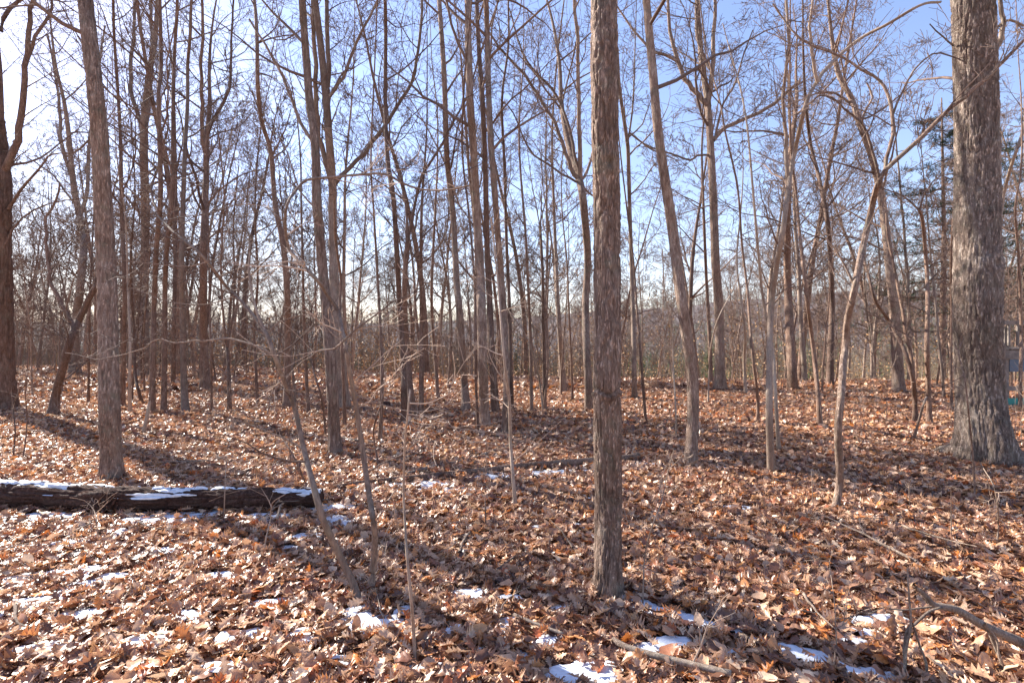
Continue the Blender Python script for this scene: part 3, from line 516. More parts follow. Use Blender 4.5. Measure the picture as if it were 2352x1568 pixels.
T('slim straight tree behind the main trunk right edge', [(1458, 957), (1457, 880), (1456, 800), (1452, 651), (1447, 500), (1443, 360), (1440, 320)], 13, 9, 'grey', D=13, top=13, limbs=[([(1441, 330), (1452, 260), (1458, 120), (1462, 0)], 5, 2), ([(1441, 330), (1425, 230), (1420, 110)], 5, 2), ([(1444, 315), (1475, 285), (1500, 215)], 4, 2), ([(1444, 305), (1500, 345), (1560, 370)], 5, 2)])
T('thin tan stem between the main trunk and the leaning trunk', [(1553, 1005), (1552, 940), (1548, 870), (1545, 800), (1540, 740)], 5, 2.5, 'smooth', kind='sapling', top=3, nb=4, blen=.5, twig='paletwig')

def make_tree(t, seed):
    rng = random.Random(seed)
    pts = t['pts']; D = t['D'] or base_depth(*pts[0])
    bx, by = pts[0]
    base = ray(bx, by, D); gz = G(base[0], base[1])
    sap = t['kind'] == 'sapling'
    nm = t['name'] or ('sapling' if sap else ('oak_tree' if t['mat'] in ('oak', 'bigoak') else 'bare_tree'))
    root = empty(nm, (base[0], base[1], gz)); tag(root, t['label'], 'sapling' if sap else ('pole' if t['kind'] == 'dead pole' else 'tree'))
    n = len(pts); P3 = []; lens = np.concatenate([[0], np.cumsum([math.dist(pts[i], pts[i + 1]) for i in range(n - 1)])])
    for i, (px, py) in enumerate(pts):
        dd = D * (1 + (0.035 if sap or t['w0'] < 30 else 0.012) * math.sin(i * 1.3 + seed) * min(1, i / 2))
        P3.append(ray(px, py, dd))
    P3[0] = (P3[0][0], P3[0][1], gz)
    w = [(t['w0'] + (t['w1'] - t['w0']) * (l / lens[-1]) ** 0.8) for l in lens]
    if n > 3 and t['w0'] > 18 and not sap:            # most of the taper is in the foot
        w = [t['w0'] * 0.86 + (t['w1'] - t['w0'] * 0.86) * (l / lens[-1]) for l in lens]; w[0] = t['w0']
    rad = [x / 2 / F * D / math.sqrt(1 + ((q[0] - CX) / F) ** 2) for x, q in zip(w, pts)]   # a round stem seen off axis looks wider
    sink = 0.06
    d0 = np.array(P3[1]) - np.array(P3[0]); d0 /= np.linalg.norm(d0)
    P3 = [tuple(np.array(P3[0]) - d0 * sink)] + P3; rad = [rad[0] * 1.05] + rad
    # carry the stem on above the picture
    top = t['top'] or 0
    if P3[-1][2] < top and t['nb'] != 0 and n > 3 and not (t['limbs'] and P3[-1][2] < 4.5 and not t['hero']) :
        p = np.array(P3[-1]); d = p - np.array(P3[-2]); d /= np.linalg.norm(d)
        k = max(2, int((top - p[2]) / 1.2)); r = rad[-1]
        for i in range(k):
            q = rnd_perp(tuple(d), rng); d = d + 0.10 * np.array(q) + np.array([0, 0, .12]); d /= np.linalg.norm(d)
            p = p + d * (top - P3[-1][2]) / max(1, (k - i)) * 1.0 if P3[-1][2] < top else p
            P3.append(tuple(p)); rad.append(max(0.008, r * (1 - 0.85 * (i + 1) / k)))
    hero = t['hero']
    if hero:
        h = dict(hero); h.setdefault('bumps', ()); h.setdefault('scars', ()); h.setdefault('stretch', 6.0)
        # split: dense bark only up to the top of view, plain tube above
        _, PL, RL, _ = bark_trunk('trunk', P3[:n + 2], rad[:n + 2], M[t['mat']], root, h['around'], h['step'], h['depth'], seed, h['plates'], h.get('flare'), h['bumps'], h['stretch'], h['scars'])
        if len(P3) > n + 2:
            pp, rr = smooth_line(P3[n + 1:], rad[n + 1:], .35)
            tube_obj('upper_trunk', {10: [(pp, rr)]}, M[t['mat']], root)
            PL = np.vstack([PL, pp]); RL = np.concatenate([RL, rr])
    else:
        PL, RL = smooth_line(P3, rad, max(0.03, D * 0.018))
        RL = RL * (1 + 0.07 * (np.array([rng.random() for _ in RL]) - .5))
        L_ = np.linalg.norm(PL - PL[0], axis=1)
        if not sap: RL = RL * (1 + 0.45 * np.exp(-np.maximum(L_ - sink, 0) / (2.2 * RL[0] + .03)))
        tube_obj('trunk', {(14 if t['w0'] > 14 else 8): [(PL, RL)]}, M[t['mat']], root)
    outb = [[], [], [], []]
    # traced limbs
    hosts = []
    for pl, lw0, lw1 in t['limbs']:
        m = len(pl); sl = rng.uniform(-.30, .30)
        lens2 = np.concatenate([[0], np.cumsum([math.dist(pl[i], pl[i + 1]) for i in range(m - 1)])])
        q0 = pl[0]
        cand = [np.array(P3)] + [h_[0] for h_ in hosts]     # start at the depth of the nearest stem
        best = min(((math.hypot(CX + F * c[0] / c[1] - q0[0], CY - F * (c[2] - H) / c[1] - q0[1]), c[1]) for C_ in cand for c in C_), key=lambda a: a[0])
        D0 = best[1]
        q3 = [ray(px, py, max(1.6, D0 * (1 + sl * l / F))) for (px, py), l in zip(pl, lens2)]
        rr = [(lw0 + (lw1 - lw0) * l / lens2[-1]) / 2 / F * D0 * (1 - .2 * min(1, abs(pl[0][0] - CX) / F)) for l in lens2]
        pp, r2 = smooth_line(q3, rr, max(.03, D * .02))
        pp = pp + 0.5 * r2[:, None] * np.array([[rng.uniform(-1, 1) for _ in range(3)] for _ in pp])
        tube_obj('limb', {8 if lw0 > 5 else 6: [(pp, r2)]}, M[t['mat']] if lw0 > 4.5 or not sap else M[t['twig']], root)
        hosts.append((pp, r2))
    # random branches off the stem
    Hh = PL[-1][2] - PL[0][2]
    nb = t['nb']
    if nb is None: nb = int((11 if D < 8 else 15 if t['w0'] > 13 else 10) * t['dens'])
    zview = H + D * .72
    zz = PL[:, 2] - PL[0][2]
    bl = t['blen'] * (1.0 if t['w0'] > 13 or sap else .72)
    for j in range(nb):
        f = (0.3 if sap else t['first'] * 0.65) + (1 - (0.3 if sap else t['first'] * 0.65)) * ((j + rng.random()) / max(1, nb)) ** 0.8
        i = int(min(len(PL) - 2, max(1, np.searchsorted(zz, f * Hh) if not sap else f * (len(PL) - 1))))
        if PL[i][2] > zview and rng.random() < .85: continue
        d = PL[i + 1] - PL[i]; d = d / (np.linalg.norm(d) + 1e-9)
        a = rng.random() * 6.283; el = rng.uniform(.15, .75) if not sap else rng.uniform(-.1, .45)
        q = (math.cos(a) * math.cos(el), math.sin(a) * math.cos(el), math.sin(el) + .15)
        m = math.sqrt(sum(c * c for c in q)); q = tuple(c / m for c in q)
        if sap: Lb = bl * rng.uniform(.5, 1.2)
        else: Lb = bl * max(.5, (0.12 + 0.20 * rng.random()) * max(Hh, 5) * (1.25 - .75 * f))
        r = min(RL[i] * 0.5, 0.006 + Lb * 0.0105) if not sap else min(RL[i] * .55, .005 + .004 * Lb)
        grow(outb, tuple(PL[i]), q, Lb, max(r, .0025), 0 if not sap else 1, 3, rng, up=t['up'], wander=.22 if sap else .20, dens=.66, rmin=.0017 if D < 5 else .0030 if D < 12 else .0044)
    for pp, r2 in hosts:
        Lh = float(np.linalg.norm(np.diff(pp, axis=0), axis=1).sum()); k = max(2, int(Lh / (.22 if sap else .42)))
        for j in range(k):
            i = int((0.2 + .8 * (j + rng.random()) / k) * (len(pp) - 1)); i = min(max(i, 1), len(pp) - 1)
            d = pp[i] - pp[i - 1]; d = d / (np.linalg.norm(d) + 1e-9); q = rnd_perp(tuple(d), rng); a = R(rng.uniform(28, 60))
            nd = d * math.cos(a) + np.array(q) * math.sin(a)
            Lb = (rng.uniform(.15, .5) if sap else rng.uniform(.5, 1.0) * min(2.2, .35 + .35 * Lh))
            grow(outb, tuple(pp[i]), tuple(nd), Lb, max(.0018, min(r2[i] * .5, .004 + .008 * Lb)), 2 if sap else 1, 3, rng, up=t['up'], wander=.2, dens=.9, rmin=.0017 if D < 5 else .0030 if D < 12 else .0044)
    crown_obj(outb, M[t['twig']], root, 'twigs' if sap else 'crown')
    return root
for i, t in enumerate(TREES): make_tree(t, 101 + i * 7)
BASES = [tuple(o.location) for o in COL.objects if o.type == 'EMPTY']

# ------------------------------------------------------------------ woods behind: whole trees, copied
def bg_proto(seed, style):
    rng = random.Random(seed)
    Ht = {'canopy': rng.uniform(14, 17), 'pole': rng.uniform(9, 12), 'thin': rng.uniform(5, 7.5)}[style]
    r0 = {'canopy': rng.uniform(.11, .16), 'pole': rng.uniform(.055, .08), 'thin': rng.uniform(.025, .035)}[style]
    n = 14; p = np.array([0., 0, -.3]); d = np.array([0., 0, 1]); pts = [p]; rad = [r0 * 1.2]
    lean = np.array([rng.uniform(-.035, .035), rng.uniform(-.035, .035), 0])
    for i in range(n):
        d = d + .055 * np.array(rnd_perp(tuple(d), rng)) + lean * .5 + np.array([0, 0, .05]); d /= np.linalg.norm(d)
        p = p + d * (Ht + .3) / n; pts.append(p); rad.append(max(.006, r0 * (1 - .9 * (i + 1) / n)))
    out = [[], [], [], []]
    nb = {'canopy': 22, 'pole': 20, 'thin': 16}[style]; f0 = {'canopy': .30, 'pole': .25, 'thin': .18}[style]
    for j in range(nb):
        f = f0 + (1 - f0) * (j + rng.random()) / nb; i = min(n, max(1, int(f * n)))
        a = rng.random() * 6.283; el = rng.uniform(.2, .95)
        q = (math.cos(a) * math.cos(el), math.sin(a) * math.cos(el), math.sin(el))
        Lb = (0.12 + .20 * rng.random()) * Ht * (1.25 - .8 * f)
        grow(out, tuple(pts[i]), q, Lb, min(rad[i] * .5, .008 + .011 * Lb), 0, 3, rng, up=.07, wander=.2, dens=.85 if style == 'canopy' else .65, rmin=.0062)
    mt = new_mesh('trunk', *tubes([(np.array(pts), np.array(rad))], 8), M[('brown', 'grey', 'oak', 'brown', 'grey')[seed % 5]])
    vs, fs, off = [], [], 0
    for s, polys in {4: out[0] + out[1], 3: out[2] + out[3]}.items():
        v, f = tubes(polys, s); vs.append(v); fs.append(f + off); off += len(v)
    return mt, new_mesh('crown', np.concatenate(vs), np.concatenate(fs), M['twig'])
protos = [(bg_proto(900 + k, s), s) for k, s in enumerate(['canopy'] * 4 + ['pole'] * 4 + ['thin'] * 4)]
rng = random.Random(77)
LAB = {'canopy': ('tall bare canopy tree in the woods beyond the crest', 'tall trees beyond the crest', 'bare_tree'),
       'pole': ('slim bare pole sized tree in the woods beyond the crest', 'pole trees beyond the crest', 'bare_tree'),
       'thin': ('thin bare understory tree among the trunks behind the crest', 'thin understory trees', 'understory_tree')}
placed = [(b[0], b[1]) for b in BASES]
def put_bg(x, y, pk, sc=1.0, mats=None):
    (mt, mc), s = protos[pk]
    root = empty(LAB[s][2], (x, y, G(x, y))); root.rotation_euler.z = rng.uniform(0, 6.28)
    k = sc * rng.uniform(.85, 1.15); root.scale = (k, k, k)
    tag(root, LAB[s][0], 'tree', LAB[s][1])
    for nm, me in (('trunk', mt), ('crown', mc)):
        o = bpy.data.objects.new(nm, me); COL.objects.link(o); o.parent = root
        if nm == 'crown': o['kind'] = 'stuff'
def scatter(nmax, y0, y1, kinds, mind, seed, pw=1.0, xlim=1.12, bias=None):
    r = random.Random(seed); c = 0; tries = 0
    while c < nmax and tries < nmax * 60:
        tries += 1
        y = y0 + (y1 - y0) * r.random() ** pw; x = r.uniform(-xlim, xlim) * y
        if bias and r.random() > bias(x / y): continue
        if any((x - a) ** 2 + (y - b) ** 2 < mind ** 2 for a, b in placed): continue
        placed.append((x, y)); put_bg(x, y, r.choice(kinds)); c += 1
left_heavy = lambda u: 1.0 if u < -.25 else (.65 if u < .1 else .5)
scatter(34, 17, 27, [4, 5, 6, 7, 8, 9, 0], 1.1, 1, bias=left_heavy)
scatter(75, 24, 42, [0, 1, 2, 3, 4, 5, 6, 7], 1.6, 2, bias=left_heavy)
scatter(125, 38, 75, [0, 1, 2, 3, 4, 5], 2.4, 3)
scatter(46, 12.5, 24, [8, 9, 10, 11], .8, 4, bias=left_heavy)
LM_ = [(-6, 'left edge oak'), (250, 'left brown trunk'), (378, 'near black trunk'), (472, 'thick shaded far trunk'), (660, 'bending dark trunk'), (752, 'tight trunk cluster'), (916, 'narrow full height trunk'), (1055, 'bowed central trunk'), (1104, 'thickest central trunk'), (1213, 'lone thin straight tree'),
       (1278, 'grey crest line tree'), (1394, 'main trunk'), (1578, 'leaning smooth trunk'), (1652, 'U forked oak'), (1773, 'pale forked pole'), (1860, 'slanting black stem'), (1945, 'crooked front tree'), (2056, 'leaning crest oak'), (2128, 'upright reddish stem'), (2246, 'massive broad oak')]
near_ = {}
for o in [q for q in COL.objects if q.get('group') in [v[1] for v in LAB.values()]]:
    if o.location.y > 31: continue
    px = CX + F * o.location.x / o.location.y
    if not -10 < px < 2360: continue
    g = max([k for k, (a, _) in enumerate(LM_) if a <= px] or [0]); near_.setdefault(g, []).append((px, o))
ORD = ['first', 'second', 'third', 'fourth', 'fifth', 'sixth', 'seventh', 'eighth', 'ninth', 'tenth', 'eleventh', 'twelfth']
KW = {'tall trees beyond the crest': 'tall', 'pole trees beyond the crest': 'slim pole sized', 'thin understory trees': 'thin understory'}
for g, lst in near_.items():
    cnt = {}
    for px, o in sorted(lst, key=lambda a: a[0]):
        kw = KW[o['group']]; c = cnt.get(kw, 0); cnt[kw] = c + 1
        if c < len(ORD): o['label'] = '%s %s background tree right of the %s' % (ORD[c], kw, LM_[g][1])
# trees outside the frame on the sun side, whose shadows cross the floor
for x, y, k in [(-14, 8.5, 5), (-9.2, 4.6, 6), (-20, 14, 4), (-16, 12.4, 7)]:
    placed.append((x, y)); put_bg(x, y, k)

# ------------------------------------------------------------------ far wood on the valley side
def far_wood(n, y0, y1, seed, hgt, strokes, name, label):
    r = np.random.default_rng(seed)
    y = y0 + (y1 - y0) * r.random(n) ** .8; x = (r.random(n) * 2 - 1) * y * 1.25
    z = gh(x, y) - .3; h = hgt * (0.7 + .6 * r.random(n))
    S = strokes
    # each stroke: 3-sided spike; first one is the trunk
    t0 = r.random((n, S)) * .6 + .25; t0[:, 0] = 0
    st = np.stack([np.repeat(x[:, None], S, 1), np.repeat(y[:, None], S, 1), z[:, None] + t0 * h[:, None]], -1)
    az = r.random((n, S)) * 6.283; el = .5 + r.random((n, S)) * .8
    L = h[:, None] * (.16 + .26 * r.random((n, S))) * (1.25 - t0 * .7)
    el[:, 0] = 1.52; L[:, 0] = h * .95
    d = np.stack([np.cos(az) * np.cos(el), np.sin(az) * np.cos(el), np.sin(el)], -1)
    tip = st + d * L[..., None]
    w = (.020 + .0 * L) * (y[:, None] / 60) ** .6 + .01; w = np.repeat(w, S, 1) if w.shape[1] == 1 else w
    w[:, 0] = .09 + .05 * r.random(n)
    off = np.stack([np.stack([np.cos(a) * w, np.sin(a) * w, 0 * w], -1) for a in (0, 2.09, 4.19)], 2)
    Vv = np.concatenate([st[:, :, None, :] + off, tip[:, :, None, :]], 2).reshape(-1, 3)
    k = np.arange(n * S) * 4
    Fc = np.concatenate([np.stack([k, k + 1, k + 3], 1), np.stack([k + 1, k + 2, k + 3], 1), np.stack([k + 2, k, k + 3], 1)])
    me = new_mesh(name, Vv, Fc, M['farwood'], smooth=False)
    tone = r.random(n)
    g = fbm(x / 30, y / 30, 77, 3)
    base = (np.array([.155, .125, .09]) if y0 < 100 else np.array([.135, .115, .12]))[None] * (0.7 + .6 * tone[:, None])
    base = np.where(((g > .48) & (tone > .45))[:, None], np.array([.085, .105, .05])[None] * (0.8 + .5 * tone[:, None]), base)
    base = np.where(((g < .40) & (tone < .3) & (y < 120))[:, None], np.array([.36, .23, .12])[None], base)
    colr = np.repeat(base, S * 4, 0); colr = np.concatenate([colr, np.ones((len(colr), 1))], 1)
    a = me.color_attributes.new('tone', 'FLOAT_COLOR', 'POINT'); a.data.foreach_set('color', colr.astype(np.float32).ravel())
    tag(link(name, me), label, kind='stuff')
far_wood(3600, 62, 150, 3, 11, 26, 'woods', 'bare grey brown woods filling the valley below the crest')
far_wood(6500, 140, 520, 4, 11, 11, 'hillside_woods', 'far off bare woods covering the hillside and ridge line')

# brush: fine pale stems and clinging tan leaves beyond the crest
def brush(n, y0, y1, seed, name, label, hgt, mat, kinds):
    r = random.Random(seed); out = [[], [], [], []]
    for _ in range(n):
        y = r.uniform(y0, y1); x = r.uniform(-1.1, 1.1) * y; z = G(x, y)
        h = hgt * r.uniform(.5, 1.3)
        grow(out, (x, y, z - .03), (r.uniform(-.25, .25), r.uniform(-.25, .25), .95), h, .004 + .0022 * h * y / 16, 1, 3, r, up=.12, wander=.16, dens=kinds, rmin=.0016 + .00010 * y, kids=(7, 6, 4))
    tag(tube_obj(name, {3: out[1] + out[2] + out[3]}, mat), label, kind='stuff')
brush(380, 17, 40, 31, 'undergrowth', 'fine tan twiggy undergrowth between the trunks at the crest', 2.4, M['twig'], .8)
brush(130, 7.5, 17, 32, 'brushwood', 'scattered fine twigs and whips standing in the leaf litter', 1.1, M['paletwig'], .55)
def tan_leaves(n, seed):
    r = np.random.default_rng(seed)
    k = 260; cy = 19 + 45 * r.random(k) ** 1.1; cxx = (r.random(k) * 1.9 - .85) * cy; ch = 1.0 + 3.2 * r.random(k)
    i = r.integers(0, k, n)
    P = np.stack([cxx[i] + r.normal(0, .9, n), cy[i] + r.normal(0, .9, n), 0 * cxx[i]], -1)
    P[:, 2] = gh(P[:, 0], P[:, 1]) + .4 + ch[i] * r.random(n)
    s = .045 * (.7 + .7 * r.random(n)) * (P[:, 1] / 22) ** .5
    a = r.normal(size=(n, 3)); a /= np.linalg.norm(a, axis=1, keepdims=True); b = np.cross(a, r.normal(size=(n, 3))); b /= np.linalg.norm(b, axis=1, keepdims=True)
    V_ = np.stack([P - a * s[:, None], P + b * s[:, None] * .5, P + a * s[:, None], P - b * s[:, None] * .5], 1).reshape(-1, 3)
    q = np.arange(n)[:, None] * 4 + np.arange(4)[None]
    m = simple('clinging_tan_leaves', (.46, .27, .12), .6, .4, 1.5)
    tag(link('clinging_leaves', new_mesh('clinging_leaves', V_, q, m, False)), 'tan dead leaves still clinging to young trees beyond the crest', kind='stuff')
tan_leaves(26000, 8)

# ------------------------------------------------------------------ pines at the right
def pine(x, y, Ht, seed, label):
    rng = random.Random(seed); r_ = np.random.default_rng(seed)
    root = empty('pine_tree', (x, y, G(x, y))); tag(root, label, 'pine tree')
    z0 = root.location.z
    tube_obj('trunk', {8: [(np.array([[x, y, z0 - .2], [x + .1, y, z0 + Ht * .5], [x, y, z0 + Ht]]), np.array([.13, .08, .02]))]}, M['brown'], root)
    br = []; tufts = []; h = 2.2
    while h < Ht * .98:
        for _ in range(rng.randint(3, 5)):
            a = rng.random() * 6.28; L = (1 - h / Ht) * 3.4 + .8; L *= rng.uniform(.75, 1.15); n = 6
            pts = [np.array([x, y, z0 + h]) + np.array([math.cos(a), math.sin(a), .06 + .10 * (k / n) ** 2 - .05]) * L * k / n for k in range(n + 1)]
            pts = [p + np.array([0, 0, -.12 * math.sin(k / n * 3.1)]) for k, p in enumerate(pts)]
            br.append((np.array(pts), np.linspace(.022, .006, n + 1)))
            for k in range(2, n + 1):
                for sgn in (-1, 1):
                    for q in (.35, .8):
                        side = np.array([-math.sin(a), math.cos(a), 0]) * sgn * q * L * .22 * (1.3 - k / n)
                        tufts.append(pts[k] + side + np.array([rng.uniform(-.06, .06) for _ in range(3)]))
        h += rng.uniform(.45, .75)
    tube_obj('branch_tiers', {4: br}, M['brown'], root)['kind'] = 'stuff'
    C = np.array(tufts); nb = 16; n = len(C)
    d = r_.normal(size=(n, nb, 3)); d[..., 2] = np.abs(d[..., 2]) * .4 + .05; d /= np.linalg.norm(d, axis=2, keepdims=True)
    Ls = .17 * (.7 + .6 * r_.random((n, nb, 1)))
    s = np.cross(d, np.array([0, 0, 1.])); s /= np.linalg.norm(s, axis=2, keepdims=True) + 1e-6
    c = C[:, None, :] + r_.normal(size=(n, nb, 3)) * .045
    V_ = np.stack([c - s * .011, c + s * .011, c + d * Ls], 2).reshape(-1, 3) - np.array(root.location)
    f = np.arange(n * nb)[:, None] * 3 + np.arange(3)[None]
    o = link('needles', new_mesh('needles', V_, f, M['needles'], False), root); o['kind'] = 'stuff'
pine(17.2, 20.5, 11.5, 1, 'tall evergreen pine mostly seen left of the broad oak')
pine(22.0, 22.0, 12.5, 2, 'evergreen pine at the right edge behind the broad oak')
pine(27, 31, 12.5, 3, 'farther dark pine behind the nearer evergreens on the right')

# ------------------------------------------------------------------ fallen logs and sticks
def gline(pts, w, lift=0.3):
    """lay a line on the ground along traced pixels"""
    out, rad = [], []
    for i, (px, py) in enumerate(pts):
        D = base_depth(px, py); ww = w[0] + (w[1] - w[0]) * i / (len(pts) - 1); r = ww / 2 / F * D
        x = (px - CX) / F * D; out.append((x, D, G(x, D) + r * (1 - lift) + .012)); rad.append(r)
    return out, rad
def log(name, label, cat, pts, w, mat, around=14, depth=.004, step=.06, seed=5, stubs=0, lift=.3, extra=None):
    P, r = gline(pts, w, lift)
    root = empty(name, (P[0][0], P[0][1], G(P[0][0], P[0][1]))); tag(root, label, cat)
    rng = random.Random(seed)
    o, PL, RL, grid = bark_trunk('stem', P, r, mat, root, around, step, depth, seed, max(6, around // 4), stretch=9)
    outb = [[], [], [], []]
    for _ in range(stubs):
        i = rng.randrange(2, len(PL) - 1); d = PL[i] - PL[i - 1]; d /= np.linalg.norm(d); q = np.array(rnd_perp(tuple(d), rng)); q[2] = abs(q[2]) + .2
        nd = d * .6 + q; nd /= np.linalg.norm(nd)
        grow(outb, tuple(PL[i]), tuple(nd), rng.uniform(.2, .6), RL[i] * .35, 2, 3, rng, up=.0, wander=.2, rmin=.0018)
    if any(outb): crown_obj(outb, M['paletwig'], root, 'broken_twigs')
    return root, PL, RL, grid
# the big rotten log
lroot, lP, lR, (ring, LL, th) = log('fallen_log', 'big rotten red brown log crusted with snow across the lower left', 'log',
    [(-120, 1163), (0, 1166), (120, 1168), (240, 1174), (360, 1176), (480, 1174), (600, 1171), (700, 1169), (738, 1168)], (66, 46), M['rotten'], around=84, depth=.021, step=.016, seed=12, lift=.08)
# snow lying on the log's upper side
nz = ring[:, :, 2] - lP[:, None, 2]; up = nz / np.maximum(lR[:, None], 1e-3)
Lg = LL[:, None] + 0 * up
sn = fbm(Lg * 2.6 + 5, th[None, :] * 2.2 + 9, 3, 5) + .30 * (fbm(Lg * .7, up * 0 + 2, 8, 2) - .4) + .20 * up + .0
keep = (up > .25) & (sn > .66) & (up < 1.2)
nr, nc = keep.shape; idx = np.arange(nr * nc).reshape(nr, nc)
outw = ring - lP[:, None, :]; outw /= np.linalg.norm(outw, axis=2, keepdims=True)
SV = ring + outw * (-.007 + .016 * np.clip((sn - .66) * 9, 0, 1))[..., None]
k = keep[:-1] & keep[1:] & np.roll(keep, -1, 1)[:-1] & np.roll(keep, -1, 1)[1:]
fi, fj = np.nonzero(k); fj2 = (fj + 1) % nc
f = np.stack([idx[fi, fj], idx[fi, fj2], idx[fi + 1, fj2], idx[fi + 1, fj]], 1)
so_ = link('snow_crust', new_mesh('snow_crust', SV.reshape(-1, 3) - np.array(lroot.location), f, M['snow']), lroot); so_['kind'] = 'stuff'
# broken stub on the log
sp_ = ray(250, 1150, lP[:, 1].mean() - .12); rs = random.Random(3)
outb = [[], [], [], []]
for _ in range(12): grow(outb, (sp_[0] + rs.uniform(-.08, .08), sp_[1] + rs.uniform(-.05, .05), sp_[2] - .05), (rs.uniform(-1, 1), rs.uniform(-.8, .2), rs.uniform(-.3, .8)), rs.uniform(.08, .22), .018, 2, 2, rs, wander=.3)
tube_obj('broken_stub', {5: outb[2]}, M['rotten'], lroot)
log('fallen_log', 'long thin weathered fallen trunk running right to the main trunk', 'fallen trunk', [(765, 1127), (860, 1115), (960, 1106), (1100, 1092), (1180, 1084), (1260, 1077), (1360, 1070), (1440, 1064), (1466, 1060)], (11, 17), M['brown'], around=24, depth=.004, step=.04, seed=8, stubs=3, lift=-.25)
log('fallen_branch', 'pale thinner fallen branch slanting above the weathered trunk', 'branch', [(936, 1098), (1000, 1080), (1090, 1060), (1164, 1032), (1215, 1020)], (10, 6), M['deadwood'], seed=9, stubs=2, lift=-.6)
log('fallen_branch', 'long low curved branch lying between cluster and central row', 'branch', [(779, 1013), (830, 1020), (907, 1025), (975, 1022), (1035, 1018), (1106, 998)], (6, 3), M['deadwood'], seed=10, stubs=3, lift=-1.5)
log('fallen_log', 'dark straight log lying in shade behind the main trunk', 'log', [(1175, 962), (1260, 966), (1356, 971), (1460, 977), (1570, 985), (1650, 988), (1735, 991)], (9, 10), M['rotten'], around=16, seed=14, stubs=3, lift=.1)
log('fallen_log', 'mossy dark log at the foot of the U forked crest tree', 'log', [(1500, 897), (1600, 899), (1680, 901), (1765, 900)], (9, 8), M['rotten'], around=14, step=.12, seed=15, stubs=4, lift=.1)
log('fallen_log', 'short low log left of the central row feet', 'log', [(880, 953), (950, 951), (1004, 949), (1090, 954)], (4, 6), M['deadwood'], around=12, step=.1, seed=16, stubs=2)
log('fallen_branch', 'thick bare stick emerging from leaves at the bottom edge', 'stick', [(1408, 1494), (1440, 1513), (1500, 1533), (1570, 1552), (1680, 1580)], (13, 17), M['deadwood'], around=24, depth=.0012, step=.02, seed=17, stubs=1, lift=-2.2)
log('fallen_branch', 'pale stick half buried left of the main trunk foot', 'stick', [(1180, 1436), (1215, 1449), (1255, 1463), (1295, 1476)], (9, 7), M['deadwood'], around=16, depth=.001, step=.02, seed=18, lift=-3.5)
log('fallen_branch', 'thin branch lying on open leaves at the crest right', 'branch', [(1905, 952), (1990, 945), (2060, 950), (2110, 962)], (4, 3), M['brown'], around=8, step=.1, seed=19, stubs=1)
log('fallen_branch', 'low dead branch before the double tree', 'branch', [(1760, 985), (1830, 972), (1880, 960)], (4, 3), M['brown'], around=8, step=.1, seed=20, stubs=1)
log('fallen_branch', 'dark branch across leaves behind the left brown trunk', 'branch', [(470, 905), (540, 925), (620, 942), (700, 960)], (5, 3), M['brown'], around=8, step=.1, seed=21, stubs=3)
log('fallen_branch', 'slim branch in the leaves above the snowy log', 'branch', [(0, 1102), (60, 1096), (130, 1096)], (8, 5), M['brown'], around=10, step=.05, seed=22, stubs=1)
log('fallen_branch', 'slanting thin branch between leaning sapling and cluster', 'branch', [(600, 1100), (660, 1060), (720, 1040), (790, 1000)], (3.5, 2), M['deadwood'], around=8, step=.05, seed=23, stubs=4, lift=-5)
STK = []
rs = random.Random(60)
for k in range(6):
    ob = [[], [], [], []]
    L0 = rs.uniform(.35, .9)
    grow(ob, (0, 0, 0), (1, 0, .02), L0, rs.uniform(.005, .010), 1, 2, rs, up=.0, wander=.2, dens=.35, rmin=.0015, kids=(3, 3, 2))
    ob = [[(np.array(p) * [1, 1, .25], r) for p, r in l] for l in ob]
    v, f = tubes(ob[1] + ob[2], 5) if False else (None, None)
    vs, fs, off = [], [], 0
    for l in (ob[1], ob[2]):
        if l: v, f = tubes(l, 5); vs.append(v); fs.append(f + off); off += len(v)
    STK.append(new_mesh('fallen_stick', np.concatenate(vs), np.concatenate(fs), M['deadwood']))
for k in range(90):
    y_ = 2.6 + 12 * rs.random() ** 1.3; x_ = rs.uniform(-1, 1) * y_
    o = link('fallen_stick', STK[k % 6], None, (x_, y_, G(x_, y_) + .055)); o.rotation_euler = (0, rs.uniform(-.12, .04), rs.uniform(0, 6.28)); k_ = rs.uniform(.7, 1.6); o.scale = (k_,) * 3
    tag(o, 'short dead stick lying loose on the leaf litter', 'stick', 'dead sticks scattered on the leaves')
# near branch reaching in from the lower right, held just off the leaves
nroot = empty('dead_branch', (2.2, 2.3, G(2.2, 2.3))); tag(nroot, 'forked dead branch reaching in from the lower right corner', 'branch')
def nl(pts, w, dep=2.35, sides=9):
    q = [ray(px, py, dep) for px, py in pts]
    P, r = smooth_line(q, [(w[0] + (w[1] - w[0]) * i / (len(q) - 1)) / 2 / F * dep for i in range(len(q))], .02)
    return tube_obj('limb', {sides: [(P, r)]}, M['deadwood'], nroot)
nl([(2430, 1515), (2352, 1478), (2300, 1455), (2254, 1433), (2203, 1402), (2165, 1392), (2145, 1388), (2120, 1362), (2104, 1348)], (26, 8), 2.4)
nl([(2152, 1392), (2110, 1396), (2080, 1400), (2043, 1397)], (5, 3), 2.4)
nl([(2165, 1394), (2135, 1403), (2101, 1433), (2084, 1446), (2077, 1495), (2080, 1530), (2082, 1590)], (5, 8), 2.35)
nl([(2084, 1304), (2088, 1370), (2092, 1433), (2080, 1500), (2076, 1590)], (3, 7), 2.33)
nl([(2096, 1430), (2112, 1480), (2128, 1529), (2121, 1590)], (4, 7), 2.33)
nl([(2262, 1432), (2272, 1450), (2288, 1488), (2303, 1530), (2318, 1590)], (9, 6), 2.38)
nl([(2262, 1432), (2290, 1470), (2296, 1510), (2330, 1570)], (6, 3), 2.36)
nl([(2030, 1394), (1990, 1408), (1960, 1395)], (2.5, 1.5), 2.5)
